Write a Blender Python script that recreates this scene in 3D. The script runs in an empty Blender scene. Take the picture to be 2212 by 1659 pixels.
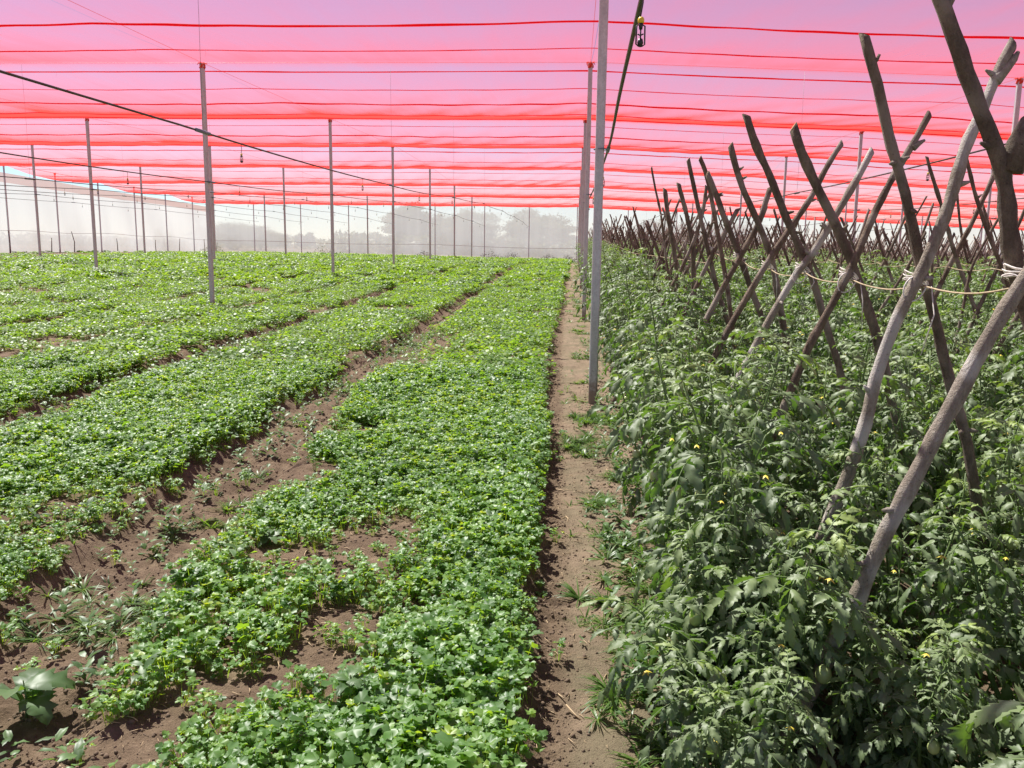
import bpy, math, random
import numpy as np
from mathutils import Vector, Matrix
random.seed(7); RNG = np.random.default_rng(7)
SC = bpy.context.scene; COL = SC.collection
PI = math.pi

# ------------------------------------------------------------------ camera
CAM_H = 1.5
R_ = np.array([0.99725665, 0.07288502, 0.01292081])      # camera right
U_ = np.array([-0.02438899, 0.15872902, 0.98702091])     # camera up
F_ = np.array([-0.06988814, 0.98462829, -0.16007116])    # camera forward
cd = bpy.data.cameras.new('camera'); co = bpy.data.objects.new('camera', cd); COL.objects.link(co)
cd.sensor_width = 36; cd.lens = 1850 / 2212 * 36; cd.clip_start = 0.05; cd.clip_end = 2000
co.matrix_world = Matrix(((R_[0], U_[0], -F_[0], 0), (R_[1], U_[1], -F_[1], 0), (R_[2], U_[2], -F_[2], CAM_H), (0, 0, 0, 1)))
SC.camera = co
# ------------------------------------------------------------------ sky, sun, exposure
SUN_DIR = Vector((-0.62, 0.62, 0)).normalized(); SUN_EL = math.radians(57)
SUNV = Vector((SUN_DIR.x * math.cos(SUN_EL), SUN_DIR.y * math.cos(SUN_EL), math.sin(SUN_EL)))
W = bpy.data.worlds.new('World'); SC.world = W; W.use_nodes = True
nt = W.node_tree; bg = nt.nodes['Background']
sky = nt.nodes.new('ShaderNodeTexSky'); sky.sky_type = 'NISHITA'; sky.sun_disc = False
sky.sun_elevation = SUN_EL; sky.sun_rotation = math.atan2(SUN_DIR.x, SUN_DIR.y)
sky.air_density = 1.0; sky.dust_density = 0.0; sky.ozone_density = 4.0; sky.air_density = 1.0; sky.altitude = 1200
nt.links.new(sky.outputs[0], bg.inputs[0]); bg.inputs[1].default_value = 0.074
sd = bpy.data.lights.new('sun', 'SUN'); so = bpy.data.objects.new('sun', sd); COL.objects.link(so)
sd.energy = 4.8; sd.angle = math.radians(0.5); sd.color = (1.0, 0.96, 0.9)
so.rotation_euler = SUNV.to_track_quat('Z', 'Y').to_euler(); so.location = (0, 0, 30)
SC.view_settings.view_transform = 'Standard'; SC.view_settings.look = 'None'
SC.view_settings.exposure = 0.9; SC.view_settings.gamma = 1
SC.render.engine = 'CYCLES'
SC.cycles.max_bounces = 12; SC.cycles.transparent_max_bounces = 24; SC.cycles.transmission_bounces = 6
SC.cycles.diffuse_bounces = 4; SC.cycles.glossy_bounces = 3

def pt(x, y, Y):      # measured photo point (2212 px wide) at a known distance Y -> world point
    d = F_ + R_ * (x - 1106) / 1850 - U_ * (y - 830) / 1850
    return np.array([0, 0, CAM_H]) + d * (Y / d[1])

# ------------------------------------------------------------------ noise, terrain
def _h(ix, iy, s):
    v = np.sin(ix * 127.1 + iy * 311.7 + s * 74.7) * 43758.5453
    return v - np.floor(v)
def vnoise(x, y, s=0):
    ix = np.floor(x); iy = np.floor(y); fx = x - ix; fy = y - iy
    fx = fx * fx * (3 - 2 * fx); fy = fy * fy * (3 - 2 * fy)
    a = _h(ix, iy, s); b = _h(ix + 1, iy, s); c = _h(ix, iy + 1, s); d = _h(ix + 1, iy + 1, s)
    return (a * (1 - fx) + b * fx) * (1 - fy) + (c * (1 - fx) + d * fx) * fy - 0.5
def fbm(x, y, s=0, o=4):
    r = 0; a = 1.0
    for i in range(o):
        r = r + a * vnoise(x * 2 ** i + 13.7 * i, y * 2 ** i - 5.1 * i, s + i); a *= .5
    return r
def sstep(a, b, x):
    t = np.clip((x - a) / (b - a), 0, 1); return t * t * (3 - 2 * t)
GY = ([-50, 8.5, 17.7, 26.9, 36, 45.4, 54.6, 63.8, 73, 100, 400], [0, 0, .04, .25, .45, .49, .47, .36, .16, .1, 0])
GX = ([-300, -31, -23, -15, -7.6, 0, 8, 16, 36, 80, 300], [.3, .22, .19, .13, .03, -.02, -.25, -.65, -1.5, -2, -2])
def base_z(X, Y):
    return np.interp(Y, *GY) + np.interp(X, *GX) * sstep(4, 26, Y)
FUR = [([1.5, 2.5, 5, 8, 20, 73], [-1.62, -1.80, -2.15, -2.35, -2.6, -2.7]),
       ([3, 8, 12, 20, 73], [-4.35, -4.6, -4.85, -5.0, -5.1])] + \
      [([0, 73], [c, c - .2]) for c in (-6.75, -9.0, -11.3, -13.4, -15.7, -18, -20.3, -22.6, -24.9, -27.2, -29.4)]
FURW = [.36, .30] + [.24, .26, .16, .22] + [.12] * 7
EDGE = ([0, 2.3, 6.6, 12, 73], [-.10, -.12, -.2, -.3, -.45])
def wob(Y, i): return .10 * vnoise(Y * .8, Y * 0 + i * 7.3, 3) + .05 * vnoise(Y * 3.1, Y * 0 + i * 3.3, 5)
def bedness(X, Y):     # 1 on a bed, 0 in a furrow or on the path
    b = np.ones_like(X)
    for i, (f, w) in enumerate(zip(FUR, FURW)):
        d = np.abs(X - np.interp(Y, *f) - wob(Y, i))
        ww = w * (1 - .30 * sstep(6, 16, Y)) * (1 + .5 * vnoise(Y * .45, Y * 0 + i * 11.3, 8))
        b = np.minimum(b, sstep(ww * .6, ww * 1.25, d))
    e = np.interp(Y, *EDGE) + wob(Y, 40) * .8
    b = np.minimum(b, 1 - sstep(-.07, .05, X - e))
    return b
def ground_z(X, Y, fine=True):
    X = np.asarray(X, float); Y = np.asarray(Y, float)
    inside = (1 - sstep(70, 74, Y)) * sstep(-31.5, -30, X)
    bd = bedness(X, Y)
    z = base_z(X, Y) + inside * (.085 * bd - .05)
    near = 1 - sstep(14, 30, Y)
    z = z + inside * .03 * fbm(X * 1.3, Y * 1.3, 2, 2)
    if fine:
        soil = 1 - .5 * bd
        path = sstep(-.05, .15, X - np.interp(Y, *EDGE)) 
        amp = soil * (1 - .5 * path)
        z = z + near * inside * amp * (.05 * np.abs(fbm(X * 7, Y * 7, 21, 3)) + .020 * fbm(X * 24, Y * 24, 31, 3) + .03 * np.clip(fbm(X * 15, Y * 15, 61, 3), 0, 1))
        z = z + near * inside * .012 * fbm(X * 5, Y * 5, 9, 3)
        # clods thrown up along the furrow shoulders
        for i in (0, 1):
            d = X - np.interp(Y, *FUR[i]) - wob(Y, i)
            ridge = np.exp(-((np.abs(d) - FURW[i] * 1.05) / .10) ** 2)
            z = z + near * ridge * (.05 * np.clip(fbm(X * 9, Y * 9, 51 + i, 3) + .25, 0, 1))
    return z

# ------------------------------------------------------------------ mesh builder
class NB:
    def __init__(s): s.V = []; s.Q = []; s.T = []; s.qm = []; s.tm = []; s.t = []; s.n = 0
    def add(s, v, q=None, t=None, m=0, tint=0.5):
        v = np.asarray(v, float); s.V.append(v)
        tt = np.full(len(v), tint) if np.isscalar(tint) else np.asarray(tint); s.t.append(tt)
        if q is not None and len(q): q = np.asarray(q) + s.n; s.Q.append(q); s.qm.append(np.full(len(q), m))
        if t is not None and len(t): t = np.asarray(t) + s.n; s.T.append(t); s.tm.append(np.full(len(t), m))
        s.n += len(v)
    def addnb(s, o, M=None, off=0, m=0):
        V, Q, T, qm, tm, t = o.arr()
        if M is not None: V = V @ M.T
        s.V.append(V + off); s.t.append(t)
        if len(Q): s.Q.append(Q + s.n); s.qm.append(qm + m)
        if len(T): s.T.append(T + s.n); s.tm.append(tm + m)
        s.n += len(V)
    def arr(s):
        V = np.concatenate(s.V) if s.V else np.zeros((0, 3))
        Q = np.concatenate(s.Q) if s.Q else np.zeros((0, 4), int)
        T = np.concatenate(s.T) if s.T else np.zeros((0, 3), int)
        qm = np.concatenate(s.qm) if s.Q else np.zeros(0, int)
        tm = np.concatenate(s.tm) if s.T else np.zeros(0, int)
        return V, Q, T, qm, tm, (np.concatenate(s.t) if s.t else np.zeros(0))
    def mesh(s, name, mats, smooth=True, extra=None):
        V, Q, T, qm, tm, t = s.arr()
        if extra is not None: V = np.concatenate([V, extra]); t = np.concatenate([t, np.zeros(len(extra))])
        me = bpy.data.meshes.new(name)
        me.vertices.add(len(V)); me.vertices.foreach_set('co', V.astype(np.float32).ravel())
        nl = len(Q) * 4 + len(T) * 3
        me.loops.add(nl); me.loops.foreach_set('vertex_index', np.concatenate([Q.ravel(), T.ravel()]).astype(np.int32))
        me.polygons.add(len(Q) + len(T))
        ls = np.concatenate([np.arange(len(Q)) * 4, len(Q) * 4 + np.arange(len(T)) * 3])
        me.polygons.foreach_set('loop_start', ls.astype(np.int32))
        me.polygons.foreach_set('material_index', np.concatenate([qm, tm]).astype(np.int32))
        me.polygons.foreach_set('use_smooth', np.full(len(Q) + len(T), smooth))
        a = me.attributes.new('tint', 'FLOAT', 'POINT'); a.data.foreach_set('value', t.astype(np.float32))
        for m in (mats if isinstance(mats, (list, tuple)) else [mats]): me.materials.append(m)
        me.update(calc_edges=True); me.validate()
        return me
    def obj(s, name, mats, parent=None, smooth=True, loc=None):
        o = bpy.data.objects.new(name, s.mesh(name, mats, smooth)); COL.objects.link(o)
        if parent: o.parent = parent
        if loc is not None: o.location = loc
        return o
def tag(o, label=None, cat=None, group=None, kind=None):
    if label: o['label'] = label
    if cat: o['category'] = cat
    if group: o['group'] = group
    if kind: o['kind'] = kind
    return o
def link_obj(name, me, parent=None, loc=None, rz=0, sc=None):
    o = bpy.data.objects.new(name, me); COL.objects.link(o)
    if parent: o.parent = parent
    if loc is not None: o.location = loc
    o.rotation_euler = (0, 0, rz)
    if sc is not None: o.scale = (sc, sc, sc)
    return o
def tube(nb, P, r, n=8, m=0, tint=.5, cap=True, flat=1.0, spin=0.0):
    P = np.asarray(P, float); k = len(P); r = np.full(k, r) if np.isscalar(r) else np.asarray(r, float)
    T = np.gradient(P, axis=0); T /= np.linalg.norm(T, axis=1)[:, None] + 1e-12
    up = np.array([0, 0, 1.]) if abs(T[0][2]) < .9 else np.array([1., 0, 0])
    V = []
    a = np.arange(n) / n * 2 * PI + spin
    for i in range(k):
        s_ = np.cross(T[i], up); s_ /= np.linalg.norm(s_) + 1e-12; up = np.cross(s_, T[i])
        V.append(P[i] + r[i] * (np.cos(a)[:, None] * s_ + flat * np.sin(a)[:, None] * up))
    V = np.concatenate(V)
    i = np.arange(k - 1)[:, None] * n; j = np.arange(n)[None]; j2 = (j + 1) % n
    q = np.stack([i + j, i + j2, i + n + j2, i + n + j], -1).reshape(-1, 4)
    tr = None
    if cap:
        V = np.concatenate([V, P[:1], P[-1:]]); c0 = k * n; c1 = c0 + 1
        jj = np.arange(n); j2 = (jj + 1) % n
        tr = np.concatenate([np.stack([np.full(n, c0), j2, jj], 1), np.stack([np.full(n, c1), (k - 1) * n + jj, (k - 1) * n + j2], 1)])
    tt = tint if np.isscalar(tint) else np.concatenate([np.repeat(tint, n), [tint[0], tint[-1]] if cap else []])
    nb.add(V, q, tr, m, tt)
def box(nb, c, s, m=0):
    c = np.array(c, float); s = np.array(s, float) / 2
    v = np.array([[x, y, z] for x in (-1, 1) for y in (-1, 1) for z in (-1, 1)]) * s + c
    nb.add(v, [[0, 1, 3, 2], [4, 6, 7, 5], [0, 4, 5, 1], [2, 3, 7, 6], [0, 2, 6, 4], [1, 5, 7, 3]], m=m)
def rotmats(yaw, pitch, roll=0):
    cy, sy = math.cos(yaw), math.sin(yaw); cp, sp = math.cos(pitch), math.sin(pitch); cr, sr = math.cos(roll), math.sin(roll)
    Z = np.array([[cy, -sy, 0], [sy, cy, 0], [0, 0, 1]]); Y = np.array([[cp, 0, -sp], [0, 1, 0], [sp, 0, cp]]); X = np.array([[1, 0, 0], [0, cr, -sr], [0, sr, cr]])
    return Z @ Y @ X      # local +X is the leaf direction; pitch > 0 points it up

# ------------------------------------------------------------------ materials
def newmat(name):
    m = bpy.data.materials.new(name); m.use_nodes = True; t = m.node_tree
    return m, t, t.nodes['Principled BSDF'], t.nodes['Material Output']
def N(t, typ, **k):
    n = t.nodes.new(typ)
    for a, b in k.items(): setattr(n, a, b)
    return n
def ramp(t, fac, stops):
    r = N(t, 'ShaderNodeValToRGB'); e = r.color_ramp.elements
    while len(e) < len(stops): e.new(.5)
    for x, (p, c) in zip(e, stops): x.position = p; x.color = (*c, 1)
    t.links.new(fac, r.inputs[0]); return r.outputs[0]
def noise(t, scale, detail=4, rough=.6, coord=None, dist=0, vec=None):
    n = N(t, 'ShaderNodeTexNoise'); n.inputs['Scale'].default_value = scale; n.inputs['Detail'].default_value = detail
    n.inputs['Roughness'].default_value = rough; n.inputs['Distortion'].default_value = dist
    if vec is not None: t.links.new(vec, n.inputs['Vector'])
    elif coord:
        tc = N(t, 'ShaderNodeTexCoord'); t.links.new(tc.outputs[coord], n.inputs['Vector'])
    return n.outputs['Fac']
def mixc(t, f, a, b, mode='MIX'):
    m = N(t, 'ShaderNodeMix', data_type='RGBA', blend_type=mode)
    for s, v in ((m.inputs[0], f), (m.inputs[6], a), (m.inputs[7], b)):
        if hasattr(v, 'links'): t.links.new(v, s)
        else: s.default_value = v if isinstance(v, (int, float)) else (*v, 1)
    return m.outputs[2]
def math_(t, op, a, b=None):
    m = N(t, 'ShaderNodeMath', operation=op)
    for i, v in enumerate((a, b)):
        if v is None: continue
        if hasattr(v, 'links'): t.links.new(v, m.inputs[i])
        else: m.inputs[i].default_value = v
    return m.outputs[0]
def bump(t, b, h, strength=.3, dist=.01):
    n = N(t, 'ShaderNodeBump'); n.inputs['Strength'].default_value = strength; n.inputs['Distance'].default_value = dist
    t.links.new(h, n.inputs['Height']); t.links.new(n.outputs[0], b.inputs['Normal'])
def leafmat(name, stops, tstops, rough=.42, mixf=.35, spec=.5):
    m, t, b, out = newmat(name)
    at = N(t, 'ShaderNodeAttribute', attribute_name='tint')
    oi = N(t, 'ShaderNodeObjectInfo')
    gp = N(t, 'ShaderNodeNewGeometry'); wn = noise(t, .9, 3, .6, vec=gp.outputs['Position'])
    f = math_(t, 'ADD', math_(t, 'MULTIPLY', at.outputs['Fac'], .8), math_(t, 'MULTIPLY', oi.outputs['Random'], .2))
    f = math_(t, 'ADD', f, math_(t, 'MULTIPLY', math_(t, 'SUBTRACT', wn, .5), .5))
    c = ramp(t, f, stops)
    t.links.new(c, b.inputs['Base Color']); b.inputs['Roughness'].default_value = rough
    b.inputs['Specular IOR Level'].default_value = spec
    tr = N(t, 'ShaderNodeBsdfTranslucent'); t.links.new(ramp(t, f, tstops), tr.inputs[0])
    mx = N(t, 'ShaderNodeMixShader'); mx.inputs[0].default_value = mixf
    t.links.new(b.outputs[0], mx.inputs[1]); t.links.new(tr.outputs[0], mx.inputs[2]); t.links.new(mx.outputs[0], out.inputs[0])
    return m
def plain(name, col, rough=.6, metal=0, nscale=0, var=.3, bmp=0):
    m, t, b, out = newmat(name); b.inputs['Roughness'].default_value = rough; b.inputs['Metallic'].default_value = metal
    b.inputs['Base Color'].default_value = (*col, 1)
    if nscale:
        n = noise(t, nscale, 4, .6, 'Object'); d = tuple(c * (1 - var) for c in col); l = tuple(min(1, c * (1 + var)) for c in col)
        t.links.new(ramp(t, n, [(.3, d), (.7, l)]), b.inputs['Base Color'])
        if bmp: bump(t, b, n, bmp, .005)
    return m
def netmat(name, col, k, trcol, streak=0.0, dirt=False, weave=False):
    """woven net: the threads close up as the sheet is seen edge-on, exactly like a real weave"""
    m, t, b, out = newmat(name); t.nodes.remove(b)
    g = N(t, 'ShaderNodeNewGeometry')
    dp = N(t, 'ShaderNodeVectorMath', operation='DOT_PRODUCT'); t.links.new(g.outputs['Normal'], dp.inputs[0]); t.links.new(g.outputs['Incoming'], dp.inputs[1])
    c = math_(t, 'MAXIMUM', math_(t, 'ABSOLUTE', dp.outputs['Value']), .004)
    kk = k
    if streak:
        tc = N(t, 'ShaderNodeTexCoord'); mp = N(t, 'ShaderNodeMapping'); t.links.new(tc.outputs['Object'], mp.inputs[0])
        mp.inputs['Rotation'].default_value = (0, 0, math.radians(20)); mp.inputs['Scale'].default_value = (3.2, .28, 1)
        n1 = noise(t, 1.0, 3, .6, vec=mp.outputs[0]); n2 = noise(t, .5, 3, .6, 'Object')
        kk = math_(t, 'MULTIPLY', math_(t, 'ADD', 1 - streak, math_(t, 'ADD', math_(t, 'MULTIPLY', n1, streak), math_(t, 'MULTIPLY', n2, streak))), k)
    if dirt:
        tc = N(t, 'ShaderNodeTexCoord'); mp = N(t, 'ShaderNodeMapping'); t.links.new(tc.outputs['Object'], mp.inputs[0]); mp.inputs['Scale'].default_value = (1.6, 1.6, .07)
        kk = math_(t, 'MULTIPLY', math_(t, 'ADD', math_(t, 'MULTIPLY', noise(t, 1.0, 4, .7, vec=mp.outputs[0]), .5), .75), k)
    if weave:     # round threads side by side: the gaps close completely at a shallow angle
        T = N(t, 'ShaderNodeMath', operation='SUBTRACT', use_clamp=True); T.inputs[0].default_value = 1.0; t.links.new(math_(t, 'DIVIDE', kk, c), T.inputs[1]); T = math_(t, 'MULTIPLY', T.outputs[0], .97)
    else: T = math_(t, 'EXPONENT', math_(t, 'MULTIPLY', math_(t, 'DIVIDE', kk, c), -1.0))
    tp = N(t, 'ShaderNodeBsdfTransparent'); df = N(t, 'ShaderNodeBsdfDiffuse'); tl = N(t, 'ShaderNodeBsdfTranslucent')
    df.inputs[0].default_value = (*col, 1); tl.inputs[0].default_value = (*trcol, 1)
    if dirt:
        tc = N(t, 'ShaderNodeTexCoord'); sp = N(t, 'ShaderNodeSeparateXYZ'); t.links.new(tc.outputs['Object'], sp.inputs[0])
        n3 = noise(t, .35, 5, .6, 'Object')
        f = math_(t, 'ADD', math_(t, 'MULTIPLY', sp.outputs[2], -.28), math_(t, 'MULTIPLY', n3, 1.4))
        dd = tuple(x * .72 * y for x, y in zip(trcol, (1, .96, .9)))
        t.links.new(ramp(t, f, [(.1, trcol), (.75, dd)]), tl.inputs[0])
    m1 = N(t, 'ShaderNodeMixShader'); m1.inputs[0].default_value = .72
    t.links.new(df.outputs[0], m1.inputs[1]); t.links.new(tl.outputs[0], m1.inputs[2])
    m2 = N(t, 'ShaderNodeMixShader'); t.links.new(T, m2.inputs[0]); t.links.new(m1.outputs[0], m2.inputs[1]); t.links.new(tp.outputs[0], m2.inputs[2])
    t.links.new(m2.outputs[0], out.inputs[0])
    return m

M = {}
M['net'] = netmat('red_net', (.72, .07, .055), .080, (.86, .075, .062), .28, weave=True)
M['white_net'] = netmat('white_net', (.55, .54, .53), 1.1, (.80, .785, .75), .0, True)
M['red_lit_net'] = netmat('red_lit_net', (.55, .42, .38), 1.2, (.65, .47, .42))  # reflected red light of the roof painted in as a pink tint
m, t, b, o = newmat('seam_red'); M['seam'] = m
b.inputs['Base Color'].default_value = (.55, .02, .04, 1); b.inputs['Roughness'].default_value = .7
tl = N(t, 'ShaderNodeBsdfTranslucent'); tl.inputs[0].default_value = (.9, .02, .07, 1)
mx = N(t, 'ShaderNodeMixShader'); mx.inputs[0].default_value = .75
t.links.new(b.outputs[0], mx.inputs[1]); t.links.new(tl.outputs[0], mx.inputs[2]); t.links.new(mx.outputs[0], o.inputs[0])
M['wrap'] = plain('red_wrap', (.75, .06, .03), .8, 0, 40, .35)
M['wire'] = plain('steel_wire', (.22, .2, .2), .5, .6)
M['pipe'] = plain('black_poly_pipe', (.055, .045, .03), .45, 0, 8, .4)
M['sleeve'] = plain('grey_blue_sleeve', (.2, .24, .3), .5)
M['yellow'] = plain('yellow_plastic', (.8, .6, .03), .4)
M['blackp'] = plain('black_plastic', (.02, .02, .02), .4)
# galvanised steel
m, t, b, o = newmat('galvanised_steel'); M['galv'] = m
tc = N(t, 'ShaderNodeTexCoord'); vo = N(t, 'ShaderNodeTexVoronoi'); vo.inputs['Scale'].default_value = 60; t.links.new(tc.outputs['Object'], vo.inputs[0])
mp = N(t, 'ShaderNodeMapping'); mp.inputs['Scale'].default_value = (6, 6, 1.2); t.links.new(tc.outputs['Object'], mp.inputs[0])
n1 = noise(t, 3, 5, .65, vec=mp.outputs[0])
c1 = ramp(t, n1, [(.3, (.44, .47, .48)), (.55, (.60, .63, .64)), (.75, (.72, .75, .76))])
c2 = mixc(t, .25, c1, ramp(t, vo.outputs['Color'], [(.2, (.28, .3, .31)), (.8, (.6, .62, .64))]))
n2 = noise(t, 55, 3, .7, 'Object'); c3 = mixc(t, ramp(t, n2, [(.66, (0, 0, 0)), (.74, (1, 1, 1))]), c2, (.13, .13, .12))
sp_ = N(t, 'ShaderNodeSeparateXYZ'); t.links.new(tc.outputs['Object'], sp_.inputs[0])
md_ = math_(t, 'ADD', math_(t, 'MULTIPLY', sp_.outputs[2], -3.0), math_(t, 'MULTIPLY', noise(t, 14, 4, .7, 'Object'), 1.6))
c3 = mixc(t, ramp(t, md_, [(.05, (0, 0, 0)), (.5, (.8, .8, .8))]), c3, (.2, .15, .1))
t.links.new(c3, b.inputs['Base Color']); b.inputs['Metallic'].default_value = .2; b.inputs['Roughness'].default_value = .5
bump(t, b, n1, .1, .003)
# bark
def bark(name, cols, pale):
    m, t, b, o = newmat(name)
    tc = N(t, 'ShaderNodeTexCoord'); mp = N(t, 'ShaderNodeMapping'); mp.inputs['Scale'].default_value = (1, 1, .45); t.links.new(tc.outputs['Object'], mp.inputs[0])
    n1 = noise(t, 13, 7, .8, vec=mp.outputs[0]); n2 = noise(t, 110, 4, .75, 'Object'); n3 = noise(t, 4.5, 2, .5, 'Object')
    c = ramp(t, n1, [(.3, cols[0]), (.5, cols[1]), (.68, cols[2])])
    c = mixc(t, ramp(t, n3, [(.52, (0, 0, 0)), (.6, (1, 1, 1))]), c, mixc(t, .6, c, pale))  # pale patches: lichen tone plus sun dapples painted into the bark colour
    c = mixc(t, ramp(t, n2, [(.62, (0, 0, 0)), (.7, (1, 1, 1))]), c, tuple(x * .45 for x in cols[0]))
    at = N(t, 'ShaderNodeAttribute', attribute_name='tint')
    c = mixc(t, ramp(t, at.outputs['Fac'], [(.9, (0, 0, 0)), (.95, (1, 1, 1))]), c, (.42, .27, .15))
    t.links.new(c, b.inputs['Base Color']); b.inputs['Roughness'].default_value = .85
    bump(t, b, math_(t, 'ADD', n1, math_(t, 'MULTIPLY', n2, .8)), 1.0, .014)
    return m
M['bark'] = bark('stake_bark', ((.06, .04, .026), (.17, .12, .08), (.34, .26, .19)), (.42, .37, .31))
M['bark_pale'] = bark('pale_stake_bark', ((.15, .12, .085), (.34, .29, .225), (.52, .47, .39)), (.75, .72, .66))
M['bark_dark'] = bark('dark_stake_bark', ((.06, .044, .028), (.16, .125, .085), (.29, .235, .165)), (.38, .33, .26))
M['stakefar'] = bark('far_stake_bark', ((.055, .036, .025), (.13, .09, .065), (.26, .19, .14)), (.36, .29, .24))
M['tie'] = plain('white_tie', (.72, .68, .62), .6, 0, 60, .2)
M['twine'] = plain('sisal_twine', (.45, .36, .22), .8, 0, 80, .3)
# soil
m, t, b, o = newmat('soil'); M['soil'] = m
n1 = noise(t, .9, 5, .6, 'Object'); n2 = noise(t, 14, 6, .7, 'Object'); n3 = noise(t, 120, 4, .75, 'Object')
c = ramp(t, n1, [(.35, (.14, .097, .061)), (.65, (.25, .185, .123))])
c = mixc(t, .55, c, ramp(t, n2, [(.3, (.085, .056, .034)), (.55, (.21, .15, .096)), (.75, (.38, .29, .195))]))
dp = ramp(t, noise(t, 2.6, 3, .55, 'Object', .6), [(.5, (0, 0, 0)), (.6, (1, 1, 1))])
c = mixc(t, math_(t, 'MULTIPLY', dp, .35), c, (.09, .06, .038))
c = mixc(t, ramp(t, n3, [(.64, (0, 0, 0)), (.72, (.7, .7, .7))]), c, (.30, .23, .155))
at = N(t, 'ShaderNodeAttribute', attribute_name='tint')     # 1 on the trodden path: crusted, with algae
alg = ramp(t, noise(t, 3.2, 4, .6, 'Object'), [(.42, (.37, .285, .195)), (.6, (.25, .225, .14))])
c = mixc(t, math_(t, 'MULTIPLY', at.outputs['Fac'], .75), c, mixc(t, .35, alg, c))
t.links.new(c, b.inputs['Base Color']); b.inputs['Roughness'].default_value = .95; b.inputs['Specular IOR Level'].default_value = .2
bump(t, b, math_(t, 'ADD', n2, math_(t, 'MULTIPLY', n3, .7)), .9, .02)
M['clod'] = plain('soil_clod', (.19, .135, .09), .95, 0, 30, .35, .5)
M['straw'] = plain('straw_litter', (.46, .34, .2), .7, 0, 60, .35)
M['cori'] = leafmat('coriander_leaf', [(.05, (.06, .14, .04)), (.45, (.135, .265, .075)), (.8, (.21, .36, .08)), (1, (.28, .40, .05))],
                    [(0, (.10, .30, .02)), (.6, (.42, .70, .03)), (1, (.75, .85, .03))], .43, .42, .55)
M['corifar'] = leafmat('coriander_leaf_far', [(.05, (.065, .14, .04)), (.5, (.15, .275, .06)), (.85, (.235, .36, .07)), (1, (.34, .42, .07))],
                    [(0, (.12, .32, .02)), (.6, (.45, .72, .04)), (1, (.7, .8, .05))], .45, .42, .5)
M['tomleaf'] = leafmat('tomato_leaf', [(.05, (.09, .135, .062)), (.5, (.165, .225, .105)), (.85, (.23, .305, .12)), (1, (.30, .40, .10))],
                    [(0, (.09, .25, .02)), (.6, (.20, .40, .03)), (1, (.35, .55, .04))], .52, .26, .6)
M['tomstem'] = plain('tomato_stem', (.13, .20, .06), .55, 0, 20, .3)
M['fruit'] = plain('green_tomato', (.42, .50, .20), .25, 0, 6, .15)
M['flower'] = plain('tomato_flower', (.70, .58, .08), .5)
M['grass'] = leafmat('grass_blade', [(.05, (.05, .11, .025)), (.5, (.09, .18, .035)), (1, (.2, .3, .06))],
                    [(0, (.12, .3, .02)), (1, (.38, .55, .05))], .4, .4, .5)
M['weed'] = leafmat('broad_weed_leaf', [(0, (.06, .12, .04)), (1, (.12, .22, .07))], [(0, (.15, .35, .03)), (1, (.3, .5, .05))], .45, .3, .5)
M['dry'] = leafmat('dry_weed', [(0, (.08, .10, .04)), (1, (.22, .2, .12))], [(0, (.2, .25, .08)), (1, (.3, .3, .15))], .6, .3, .3)
M['tree'] = leafmat('acacia_leaf', [(0, (.10, .11, .06)), (1, (.22, .22, .12))], [(0, (.15, .18, .06)), (1, (.3, .3, .12))], .6, .3, .3)
M['trunk'] = plain('acacia_bark', (.10, .08, .065), .9, 0, 3, .3)

# ------------------------------------------------------------------ ground
def lines(segs):
    L = [segs[0][0]]
    for a, b_, s in segs:
        n = max(1, int(round((b_ - a) / s))); L += list(np.linspace(a, b_, n + 1)[1:])
    return np.array(L)
gx = lines([(-400, -60, 60), (-60, -32, 4), (-32, -16, .16), (-16, -6, .07), (-6, -3.2, .045), (-3.2, 1.6, .022), (1.6, 3.5, .06), (3.5, 6, .2), (6, 44, 1.5), (44, 400, 60)])
gy = lines([(-60, -2, 8), (-2, 1.6, .3), (1.6, 6.5, .022), (6.5, 12, .045), (12, 24, .09), (24, 75, .3), (75, 140, 5), (140, 600, 60)])
XX, YY = np.meshgrid(gx, gy)
ZZ = ground_z(XX, YY)
V = np.stack([XX.ravel(), YY.ravel(), ZZ.ravel()], 1); nx = len(gx); ny = len(gy)
i = np.arange(ny - 1)[:, None] * nx; j = np.arange(nx - 1)[None]
Q = np.stack([i + j, i + j + 1, i + nx + j + 1, i + nx + j], -1).reshape(-1, 4)
e = np.interp(YY, *EDGE) + .05
pth = (sstep(.03, .14, XX - e) * (1 - sstep(.85, 1.0, XX - e))).ravel()
nb = NB(); nb.add(V, Q, tint=pth)
tag(nb.obj('ground', M['soil']), kind='structure', cat='ground', label='brown ridged garden soil with furrows and a trodden path')

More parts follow.
